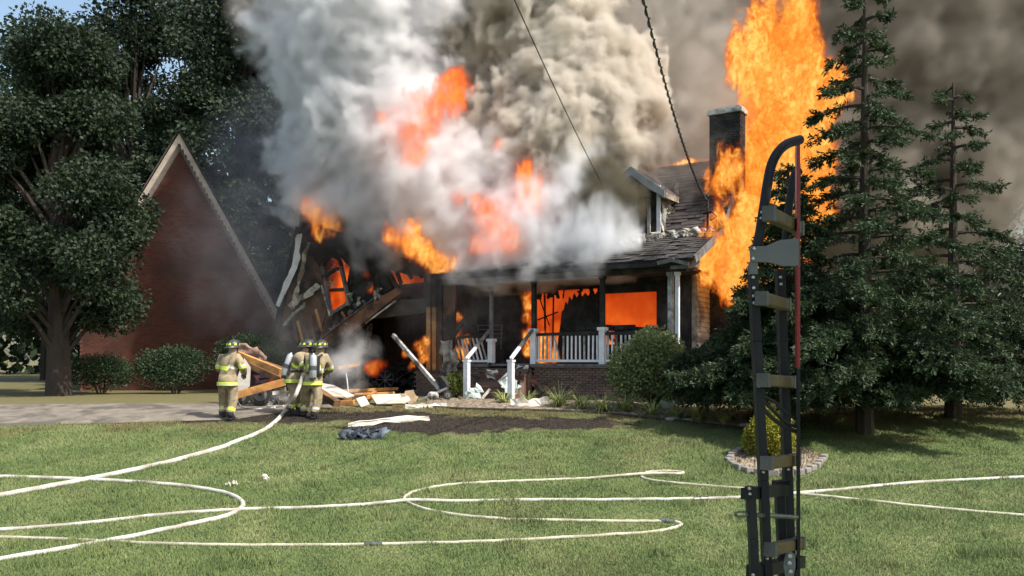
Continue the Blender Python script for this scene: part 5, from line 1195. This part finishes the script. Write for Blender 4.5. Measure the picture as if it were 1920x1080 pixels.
# folded lower section
fl = channel([(1406, 912), (1412, 1010), (1416, 1140)], 3.38, .032, .045, DKMET); 
for x, y in ((1405, 916), (1406, 926), (1412, 1078)): bolt(x, y, 3.355, fl)
channel([(1460, 908), (1465, 1010), (1470, 1140)], 3.75, .034, .045, DKMET)
b = MB(); b.beam(W(1398, 926, 3.36), W(1470, 918, 3.72), .04, .045); b.beam(W(1452, 908, 3.72), W(1475, 906, 3.74), .04, .03); b.build('cross_bar', DKMET, lad)
b = MB(); b.beam(W(1410, 1072, 3.4), W(1500, 1052, 3.8), .05, .05); b.build('cross_bar', DKMET, lad)
b = MB(); b.tube([W(1428, 966, 3.42), W(1500, 970, 3.7)], .010, 8); rod = b.build('pull_rod', BRASS, lad)
b = MB(); c = W(1391, 965, 3.36); b.tube([c+Vector((math.cos(a)*.026, .01, math.sin(a)*.010)) for a in np.linspace(0, 6.283, 14)], .005, 6, cap=False); b.tube([W(1400, 966, 3.37), W(1428, 966, 3.42)], .009, 8); b.build('eye_end', BRASS, rod)
b = MB(); b.prism([W(x, y, 3.38) for x, y in ((1474, 1085), (1469, 1060), (1474, 1040), (1483, 1034), (1491, 1040), (1492, 1062), (1486, 1088))], (0, .01, 0)); lk = b.build('latch_plate', GREYP, lad)
for x, y in ((1481, 1043), (1480, 1056), (1482, 1072)): bolt(x, y, 3.37, lk, .009)
# red corner of the engine body the ladder is bolted to
b = MB(); x0, x1 = 1494, 1500.5
b.prism([W(x0, 690, 3.66), W(x0, 262, 3.66), W(x0+1, 258, 3.66), W(x0+3, 256, 3.66), W(x1, 256, 3.66), W(x1, 690, 3.66)], (.012, .06, 0)); eb = b.build('body_corner', ENGR, lad); bv = eb.modifiers.new('bevel', 'BEVEL'); bv.width = .003; bv.segments = 2
b = MB(); b.prism([W(x0+1, 692, 3.67), W(x0+1, 1500, 3.67), W(x1, 1500, 3.67), W(x1, 692, 3.67)], (.012, .05, 0)); b.build('body_leg', DKMET, lad)
# dark hydraulic lines drooping behind the ladder, from the left rail to the engine corner
for i, pts in enumerate((((1424, 744), (1448, 768), (1474, 792), (1500, 803)), ((1424, 756), (1446, 782), (1472, 800), (1500, 812)), ((1423, 738), (1450, 752), (1476, 776), (1500, 790)))):
    P = [W(x, y, Yd) for (x, y), Yd in zip(pts, (3.50, 3.62, 3.70, 3.70))]
    t = thing('black_cable', P[1], ['middle black cable drooping between the ladder rails', 'lowest and thickest black cable between the ladder rails', 'highest thin black cable between the ladder rails'][i], 'cable', 'black cables behind the ladder')
    b = MB(); b.tube(smooth_path(P, 8), (.0075, .0095, .006)[i], 8); b.build('sheath', RUBB, t, smooth=True)
# ------------------------------------------------------------------ the smoke
def blob_field(X, Y, Z, blobs, k=.5):
    "signed distance (metres, negative inside) to a soft union of balls given as (px, py, distance, radius in photo pixels[, squash in depth])"
    acc = np.zeros(X.shape, np.float32)
    for b in blobs:
        c = W(b[0], b[1], b[2]); r = b[3]*b[2]/F; sq = b[4] if len(b) > 4 else 1.0
        d = np.sqrt((X-c.x)**2+((Y-c.y)/sq)**2+(Z-c.z)**2)-r
        acc += np.exp(np.clip(-d/k, -30, 30))
    return -k*np.log(np.maximum(acc, 1e-13))

def make_smoke(name, blobs, bmin, bmax, vox, material, amp=.7, freq=.55, soft=.35, wisp=.5, seed=0, k=.45, rise=(0, 0, 0), inner=.35, label=None, billow=True, oct=5, core=0.0, front=None):
    res, (X, Y, Z) = grid(bmin, bmax, vox)
    # turbulence carries the sampling point about, so that the lumps curl
    wx = fbm(X*.35+seed, Y*.35, Z*.35, 2)-.5; wy = fbm(X*.35+31, Y*.35+seed, Z*.35, 2)-.5; wz = fbm(X*.35, Y*.35+77, Z*.35+seed, 2)-.5
    Xw, Yw, Zw = X+1.3*wx, Y+1.3*wy, Z+1.3*wz
    sd = blob_field(Xw, Yw, Zw, blobs, k)
    n = fbm(Xw*freq+seed*3, Yw*freq, Zw*freq+5, oct, .52, 2.05, billow)
    fine = fbm(Xw*2.6+9, Yw*2.6+seed, Zw*2.6, 3, .55)
    e = sd-amp*(n-.5)*2-wisp*(fine-.5)
    d = sstep(soft, -soft, e)*(inner+(1-inner)*sstep(.25, .75, fine))*(1+core*sstep(0, -1.2, e))
    if front is not None:                       # the smoke rises off the roof: none of it hangs before the house front
        T = (X-H0.x)*B_.x+(Y-H0.y)*B_.y; d = d*sstep(front-.5, front+.4, T+1.6*(n-.5)+.35*np.maximum(0, Z-4.8))
    o = volume_object(name, d, bmin, bmax, material)
    return tag(o, label, 'smoke', None, 'stuff')

V_WHITE = [(600,60,31,85),(690,40,30,110),(770,0,29,80),(640,150,31,95),(722,130,30,90),(560,90,31.5,52),(620,240,31,66),(705,230,29.5,85),
 (600,325,31.2,44),(665,330,30,74),(760,300,28.6,85),(840,330,28,80),(720,400,29.2,50),(790,408,29,64),(870,418,28.4,64),(920,340,28.4,55),(955,418,27.6,54),
 (560,350,32,30),(590,270,31.6,40),(860,462,28,34),(930,470,27.4,34),(1000,466,26.9,34),(776,215,27.6,38),(740,375,28.6,64),(680,-70,30,110),(560,-20,31,60),(800,455,28.4,28)]
V_BROWN = [(898,135,31,40),(905,185,30.6,36),(930,240,29.6,34),(1120,120,28.6,52),(1165,150,28.8,40),(1182,205,28.6,34),(1085,165,28.2,44),(1060,115,28.8,40),(1015,225,28.2,40),(990,255,28,34),(970,30,30,58),(1040,10,29.8,60),(905,40,30.6,52),(1075,45,29.6,36),
 (1060,265,27.7,48),(1125,262,28,42),(1178,272,28.3,30),(1010,300,27.6,40),(1095,325,27.5,36),(1050,360,27.2,30),(1190,310,28.5,18),(1150,225,28.4,36),(960,-60,30,80),(1070,-60,30,70),(1215,245,28.8,16),(1140,310,28,30)]
V_BLUE = [(880,490,26.8,15),(915,488,26.5,17),(955,484,26.1,18),(1005,484,25.7,18),(1060,480,25.3,18),(1110,478,24.9,15),(1135,482,24.6,10),(1085,430,26,42),(1106,464,25.5,24),(1050,466,25.8,30),(1150,481,24.9,9),(1085,385,26,36),(1040,400,26.4,45),(990,474,25.6,26),(1115,355,26.2,22),(1075,330,26.4,26)]
V_DARK = [(880,120,34,120),(1000,60,35,160),(1250,60,34,110),(1260,200,33,90),(1240,290,33,70),(1130,350,34,80),(1350,40,34,130),(1330,180,34,80),(1450,60,34.5,120),(1560,40,35,150),(1700,60,35.5,170),(1850,40,36,170),(1500,200,35,110),(1640,220,35.5,110),
 (560,10,33,60),(900,250,33,110),(1040,250,34,120),(1800,200,36,110),(1000,-80,34,150),(1300,-80,34,150),(1600,-100,35,170),(1450,330,35,110),(1620,380,35.5,110),(1780,360,36,120)]
V_OLIVE = [(1150,388,25.2,26),(1140,425,25.2,22),(1160,400,25.0,12),(1150,352,25.6,16)]
SM_WHITE = smoke_mat('pale_smoke', (.922, .920, .927), 2.6, .0)
SM_BROWN = smoke_mat('brown_smoke', (.80, .755, .68), 6.0, .0)
SM_BLUE = smoke_mat('thin_smoke', (.955, .968, .985), 2.2, .0)
SM_DARK = smoke_mat('dark_smoke', (.46, .42, .37), 1.7, .1)
SM_OLIVE = smoke_mat('olive_smoke', (.20, .18, .125), 4.5, .1)
make_smoke('pale_smoke', V_WHITE, (-10.4, 24.5, 3.4), (1.8, 34.5, 15.8), (.072, .11, .072), SM_WHITE, amp=.8, freq=.66, soft=.32, wisp=1.3, seed=1, inner=.2, billow=True, front=.1,
   label='thick pale smoke pouring off the middle and left roof')
make_smoke('brown_smoke', V_BROWN, (-2.6, 24.6, 4.6), (5.2, 33, 15.2), (.062, .1, .062), SM_BROWN, amp=.95, freq=.8, soft=.18, wisp=.9, seed=5, inner=.6,
   label='tan billowing smoke column rising behind the dormer')
make_smoke('thin_smoke', V_BLUE, (-2.2, 22.8, 3.6), (3.7, 28, 8.2), (.07, .1, .07), SM_BLUE, amp=.5, freq=.9, soft=.4, wisp=.8, seed=8, inner=.1, front=-.2,
   label='thin bluish white smoke curling low over the porch roof')
make_smoke('dark_smoke', V_DARK, (-11, 28.5, 2), (24, 41, 19), (.22, .3, .22), SM_DARK, amp=1.5, freq=.36, soft=.6, wisp=.9, seed=12,
   label='dark grey brown smoke filling the sky behind the house')
make_smoke('olive_smoke', V_OLIVE, (1.8, 22.6, 4.0), (4.4, 26, 7.4), (.06, .08, .06), SM_OLIVE, amp=.35, freq=1.1, soft=.25, wisp=.4, seed=15,
   label='small olive brown smoke puff in front of the dormer')

make_smoke('drifting_smoke', [(1205,150,29.6,60),(1235,215,29.4,50),(1270,160,29.8,55),(1310,130,30,50),(1255,270,28.6,34),(1320,190,29.6,34),(1230,70,30,60),(1310,50,30.4,60),(1340,200,26.6,12),(1352,196,26.4,10),(1296,352,25.6,14),(1308,340,25.8,12),(1285,330,26,14)], (2.6, 25, 5.2), (8.6, 33.5, 15.2), (.085, .13, .085), smoke_mat('drifting_smoke', (.66, .62, .565), .6, .1), amp=.9, freq=.7, soft=.6, wisp=1.2, seed=91, inner=.1,
   label='grey smoke thinning out between the tan column and the chimney')

# ------------------------------------------------------------------ the flames
FR = [(0, (.40, .045, .006)), (.25, (.64, .105, .010)), (.5, (.80, .21, .018)), (.78, (1.0, .37, .05)), (1, (1.15, .66, .16))]
FIRE = fire_mat('flame', 6.0, 6.0, FR)
FIRE2 = fire_mat('veiled_flame', 4.8, 3.8, [(0, (.42, .04, .009)), (.45, (.70, .10, .016)), (.8, (.92, .19, .026)), (1, (1.05, .34, .05))])
def make_fire(name, blobs, bmin, bmax, vox, material, label, seed=0, k=.25, freq=1.6, amp=.5, soft=.25, tongue=.45, holes=.55, warp=.9, fine=3.2, torn=None):
    res, (X, Y, Z) = grid(bmin, bmax, vox)
    wx = fbm(X*.9+seed, Y*.9, Z*.55, 3)-.5; wz = fbm(X*.9+13, Y*.9+seed, Z*.55+4, 3)-.5
    Xw, Zw = X+warp*wx, Z+warp*1.2*wz
    sd = blob_field(Xw, Y, Zw, blobs, k)
    n = fbm(Xw*freq+seed, Y*freq, Zw*freq*tongue, 5, .6)
    lick = 1-np.abs(2*fbm(Xw*freq*1.9+seed+70, Y*freq*1.9, Zw*freq*.6, 3, .55)-1)
    rid = 1-np.abs(2*fbm(Xw*fine+seed+40, Y*fine, Zw*fine*.8, 4, .62)-1)       # bright sheets between darker ones
    d = sstep(soft, -soft, sd-amp*(n-.5)*2.4-amp*(lick-.7)*1.3)
    if torn: d = d*sstep(torn, .99, rid*.6+lick*.4)*(.5+.9*n)            # thin torn tongues with gaps between
    else: d = d*(holes+(1-holes)*sstep(.60, .97, rid))*(.35+1.15*n)
    o = volume_object(name, np.clip(d, 0, 1.2), bmin, bmax, material)
    return tag(o, label, 'flames', 'flames on the burning house', 'stuff')
make_fire('flames', [(1482,70,26.5,46),(1440,60,26.5,26),(1432,25,26.5,15),(1438,-10,26.5,12),(1430,105,26.5,38),(1480,150,26.3,66),(1430,190,26.3,32),(1422,270,26.2,34),(1480,260,26,56),(1430,340,26,50),(1380,380,25.4,26),
  (1480,350,26,46),(1425,430,25.2,48),(1360,460,24.4,26),(1335,485,23.8,18),(1400,490,24.4,42),(1450,480,25,44),(1390,130,26.4,12),(1352,320,25.2,17),(1378,308,25.1,19),(1365,345,25.2,15),(1345,350,25.1,10),(1420,310,25.8,38),(1405,400,25.2,36),(1385,440,24.8,34),(1350,480,24.2,22),(1375,500,24.2,26),(1400,530,24.4,20),(1440,525,24.6,22),(1440,250,26.2,40),(1530,170,26.8,40),(1520,300,26.6,34),(1500,400,26,40),(1460,420,25.6,40),(1500,20,26.6,26),(1520,200,26.8,30)],
  (5.2, 22.6, 2.4), (11.2, 28.2, 13.6), (.036, .07, .04), FIRE, 'towering orange flames roaring up beside the chimney', 2, holes=.10, k=.18, amp=.58, soft=.10, warp=.8, fine=6.0)
FK = dict(warp=.35, k=.12, freq=2.2, amp=.34, soft=.10, holes=.12, fine=4.2)
make_fire('flames', [(864,146,26.9,18),(852,172,26.8,22),(838,197,26.8,20),(818,222,26.9,20),(800,248,27,18),(780,300,27.6,20),(770,340,27.8,20),(770,176,27.0,7),(785,184,27.0,6),(745,235,27.6,16),(760,255,27.6,13),(795,270,27.2,10),(725,215,27.7,10)],
  (-5, 25.8, 7.5), (-1, 28.6, 11), (.04, .07, .04), FIRE2, 'orange flame curling out of the smoke high above the roof', 5, torn=.60, **FK)
make_fire('flames', [(990,320,26.2,12),(994,345,26.1,15),(990,372,25.9,17),(978,388,26,9),(938,272,27,8),(926,398,26.2,20),(945,425,25.9,21),(950,452,25.7,14),(930,478,25.9,12),(900,470,26.4,14),(915,415,26.3,11),(885,388,26.6,13),(900,405,26.5,11),(862,372,27,10)],
  (-2.3, 24.9, 4.6), (1.2, 27.8, 8.8), (.04, .07, .04), FIRE2, 'flames flickering through smoke above the porch roof', 9, torn=.58, **FK)
make_fire('flames', [(752,450,27.2,15),(768,466,27.1,16),(790,476,27,13),(812,483,26.9,12),(765,425,27.4,12),(744,436,27.0,7),(832,488,26.6,5),(848,492,26.5,5)],
  (-4.8, 26, 4.0), (-1.4, 27.8, 6.2), (.035, .05, .035), FIRE, 'bright flames along the sagging garage ridge', 11, torn=.5, **FK)
make_fire('flames', [(586,400,29.7,16),(606,420,29.7,14),(580,392,29.7,8),(624,432,29.5,6),(596,432,29.7,8)],
  (-8, 28.6, 5), (-5.4, 30.6, 7.4), (.035, .05, .035), FIRE, 'flames at the peak of the collapsed garage gable', 17, torn=.5, **FK)
# ------------------------------------------------------------------ fire in the rooms
def tongues(bl):
    out = []
    for i, (x, y, Y, r) in enumerate(bl):
        sw = (.5, -.4, .2, -.6)[i % 4]*r
        out += [(x, y+r*.3, Y, r*.75), (x+sw*.4, y-r*.8, Y, r*.5), (x+sw, y-r*1.8, Y, r*.30), (x-r*.9, y+r*.5, Y, r*.4), (x-r*.9-sw*.5, y-r*.4, Y, r*.22), (x+r*.9, y+r*.4, Y, r*.35)]
    return out
ROOMF = fire_mat('room_fire', 9, 9, [(0, (.13, .008, .002)), (.35, (.42, .040, .005)), (.7, (.72, .105, .010)), (1, (1.0, .30, .045))])
DEEPF = fire_mat('deep_red_fire', 3.4, 4.2, [(0, (.28, .024, .005)), (.4, (.52, .055, .007)), (.75, (.80, .13, .012)), (1, (1, .32, .04))])
def room_fire(s0, s1, t0, t1, z0, z1, vox, material, label, seed, lo=.35, freq=1.3, ragged=0.0, cut=None):
    cs = [H(s, t, 0) for s in (s0, s1) for t in (t0, t1)]
    bmin = (min(c.x for c in cs)-.05, min(c.y for c in cs)-.05, z0-.05); bmax = (max(c.x for c in cs)+.05, max(c.y for c in cs)+.05, z1+.05)
    res, (X, Y, Z) = grid(bmin, bmax, (vox, vox*1.4, vox))
    dx, dy = X-H0.x, Y-H0.y; S = dx*A_.x+dy*A_.y; T = dx*B_.x+dy*B_.y
    n = fbm(X*freq+seed, Y*freq, Z*freq*.7, 5, .58); m = fbm(X*freq*3+seed+8, Y*freq*3, Z*freq*1.4, 4, .6)
    edge = np.minimum.reduce([S-s0, s1-S, T-t0, t1-T, Z-z0, z1-Z])
    d = sstep(0, .12, edge-ragged*(n-.35)*(1.5*(Z-z0)/(z1-z0)+.2))*(lo+(1-lo)*sstep(.34, .66, n))*(.7+.6*m)
    d = d*(.45+.95*(1-np.clip((Z-z0)/(z1-z0), 0, 1)))          # hottest low down
    if cut is not None: d = d*cut(S, T, Z, n)
    return tag(volume_object('flames', np.clip(d, 0, 1.3), bmin, bmax, material), label, 'flames', 'flames on the burning house', 'stuff')
def room_for(h, t0, t1, label, material, seed, pad=.25, **k): return room_fire(h[0]-pad, h[1]+pad, t0, t1, max(1.26, h[2]-pad), min(3.7, h[3]+pad), .05, material, label, seed, **k)
room_for(h1, 2.35, 3.6, 'orange fire filling the doorway behind the burnt curtain', ROOMF, 3, lo=.03, freq=1.2)
room_for((min(h2[0], h6[0]), h2[1], h6[2], h2[3]), 2.25, 3.4, 'solid orange fire in the right porch window', ROOMF, 6, freq=1.0, lo=.08)
room_for(h3, 2.15, 3.0, 'narrow fire slit beside the porch post', ROOMF, 9)
room_for((min(h5[0], h4[0], h7[0]), max(h5[1], h4[1]), 1.3, h4[3]), 2.15, 3.0, 'broken flames at the left end of the porch wall', DEEPF, 12, lo=.1, freq=2.4)
pp = lambda x, y, t: (x, y, rp(x, y, H(0, t, 0), B_).y)
make_fire('flames', tongues([(*pp(1012, 668, 1.7), 9), (*pp(1024, 655, 1.8), 9), (*pp(1034, 670, 1.7), 8), (*pp(1018, 632, 1.9), 7)]), (.4, 25.6, 1.1), (2.2, 27.4, 2.9), (.03, .04, .03), FIRE, 'bright flame licking up behind the porch balusters', 71, k=.05, freq=4.5, amp=.12, soft=.06, warp=.25, holes=.1, fine=7)
make_fire('flames', tongues([(*pp(989, 660, 1.6), 6), (*pp(990, 630, 1.6), 6), (*pp(988, 600, 1.6), 5), (*pp(991, 575, 1.6), 4), (*pp(987, 560, 1.6), 3)]), (.1, 25.6, 1.2), (1.0, 27.6, 3.9), (.03, .04, .03), FIRE, 'tall narrow flame climbing beside the middle porch post', 73, k=.05, freq=4.5, amp=.10, soft=.06, warp=.2, holes=.1, fine=7)
make_fire('flames', tongues([(*pp(858, 660, .6), 5), (*pp(857, 625, .6), 5), (*pp(859, 595, .6), 4), (*pp(872, 665, .8), 6), (*pp(876, 640, .9), 4)]), (-2.6, 26.2, 1.2), (-.9, 28, 3.6), (.03, .04, .03), FIRE, 'ragged flames behind the broken left railing', 75, k=.05, freq=4.5, amp=.10, soft=.06, warp=.2, holes=.1, fine=7)
# behind the arched garage window and the open rafters: plane TG
def gfire(pts, t0, t1, label, seed, material=DEEPF, **k):
    v = [sz(x, y, TG) for x, y in pts]; ss, zs = [a for a, _ in v], [b for _, b in v]
    room_fire(min(ss), max(ss), t0, t1, min(zs), max(zs), .05, material, label, seed, **k)
gfire([(600, 478), (656, 595)], .35, 1.0, 'fire behind the arched garage window', 15, ROOMF, lo=.2, freq=1.7)
gfire([(708, 478), (752, 536)], .35, 1.0, 'fire between the charred garage rafters', 18, DEEPF, lo=.2)
gfire([(752, 500), (790, 528)], .4, 1.0, 'dull fire under the sagging garage roof end', 19, DEEPF, lo=.15)
make_fire('flames', tongues([(790, 655, 26.9, 4.5), (796, 672, 26.9, 5), (781, 646, 27, 4), (797, 640, 27, 3), (772, 682, 27, 3.5), (762, 660, 27.2, 2.5)]), (-3.8, 26.2, .9), (-2.4, 27.7, 2.6), (.03, .04, .03), FIRE, 'small flames licking the wreckage behind the corner studs', 23, k=.05, freq=4.5, amp=.10, soft=.06, warp=.2, holes=.1, fine=7)
make_fire('flames', [(701, 692, 28, 11), (712, 684, 28, 8), (690, 690, 28, 7)], (-5.2, 27.4, .5), (-4, 28.6, 1.7), (.03, .04, .03), DEEPF, 'smouldering ball of fire in the garage wreckage', 25, k=.06, freq=3.5, amp=.11, soft=.10, warp=.1)
make_fire('flames', [(730, 752, 24.6, 5), (741, 753, 24.5, 4)], (-3.9, 24.2, -.1), (-3.2, 24.9, .6), (.02, .03, .02), FIRE, 'tiny flame in the timber pile', 27, k=.04, freq=4, amp=.05, soft=.05, warp=.05)
make_fire('flames', tongues([(652, 606, 29.2, 4), (702, 545, 28.7, 5), (694, 515, 28.8, 4)]), (-6.3, 28, 2.3), (-4.2, 29.8, 5.0), (.03, .05, .03), DEEPF, 'glowing embers in the torn gable wall', 63, k=.05, freq=4.5, amp=.10, soft=.07, warp=.2, holes=.1, fine=7)
# thin line of fire along the ridge
rl = [(H(s, 4.05, 7.55), s) for s in np.linspace(-.3, 3.2, 24)]
def ridge_blobs():
    out = []
    for p_, s in rl:
        px = PX0+F*p_.x/p_.y; py = HOR-F*(p_.z-CZ)/p_.y; out.append((px, py, p_.y, 1.2+1.6*abs(math.sin(s*3.1))+(2.5 if s > 2.8 or s < .1 else 0)))
    return out
make_fire('flames', ridge_blobs(), (3.6, 25.6, 7.2), (7.0, 28.2, 8.1), (.03, .05, .03), fire_mat('ridge_flame', 9, 5, FR), 'thin line of fire running along the roof ridge', 29, k=.04, freq=3, amp=.07, soft=.05, warp=.12)
make_fire('flames', [(1332, 420, 24.6, 5), (1334, 432, 24.5, 5)], (5.3, 24.2, 4.6), (6, 25, 5.8), (.025, .04, .025), FIRE, 'small flame at the foot of the service mast', 33, k=.05, freq=4, amp=.07, soft=.06, warp=.08)
# water spray from the nozzle and its mist
SPRAY = smoke_mat('water_mist', (.97, .98, 1), 1.0, .3)
make_smoke('mist', [(622, 691, 21.4, 7), (630, 686, 21.9, 10), (640, 678, 22.6, 15), (652, 668, 23.6, 20), (662, 652, 24.4, 24), (640, 706, 22.6, 13), (655, 718, 23.6, 12)], (-5.0, 20, -.1), (-2.7, 25.5, 2.6), (.04, .08, .04), SPRAY, amp=.25, freq=2.2, soft=.25, wisp=.8, seed=44, k=.15, inner=.0, billow=False,
   label='white water mist thrown from the hose nozzle into the garage')
bpy.data.objects['mist']['category'] = 'water mist'
# thin smoke drifting low in front of the left trees and the garage, and under the porch roof
VEIL = smoke_mat('veil_smoke', (.72, .72, .76), .10, .1)
make_smoke('smoke_veil', [(480, 420, 31.5, 70), (540, 500, 30.6, 60), (470, 560, 31, 55), (560, 640, 27.5, 30), (500, 300, 34, 70), (540, 200, 35, 60)], (-13, 26, -.2), (-4, 38, 13), (.16, .3, .16), VEIL, amp=.9, freq=.5, soft=.9, wisp=.8, seed=51, k=.8, inner=.2,
   label='thin grey smoke drifting between the brick house and the garage')
make_smoke('smoke_veil', [(800, 560, 26.2, 34), (850, 560, 25.9, 30), (930, 600, 25.6, 30), (1060, 540, 25, 16), (1290, 580, 23.6, 24), (900, 530, 25.7, 24), (760, 560, 26.6, 30)], (-3.6, 23, 1.3), (5.8, 28, 4.4), (.09, .12, .09), smoke_mat('porch_smoke', (.30, .30, .32), .14, .1), amp=.4, freq=.9, soft=.6, wisp=.8, seed=55, k=.4, inner=.1,
   label='dark thin smoke hanging under the porch roof')

make_smoke('dark_smoke', [(640, 462, 28.7, 26), (690, 480, 28.3, 24), (735, 500, 27.8, 20), (600, 445, 29.2, 20), (790, 520, 27, 18), (820, 560, 26.7, 14)], (-7.6, 25.6, 2.8), (-1.9, 30.4, 6.6), (.07, .1, .07), smoke_mat('black_smoke', (.10, .10, .105), .9, .1), amp=.5, freq=1.1, soft=.4, wisp=.8, seed=66, k=.3, inner=.1,
   label='black smoke hanging over the charred garage gable')
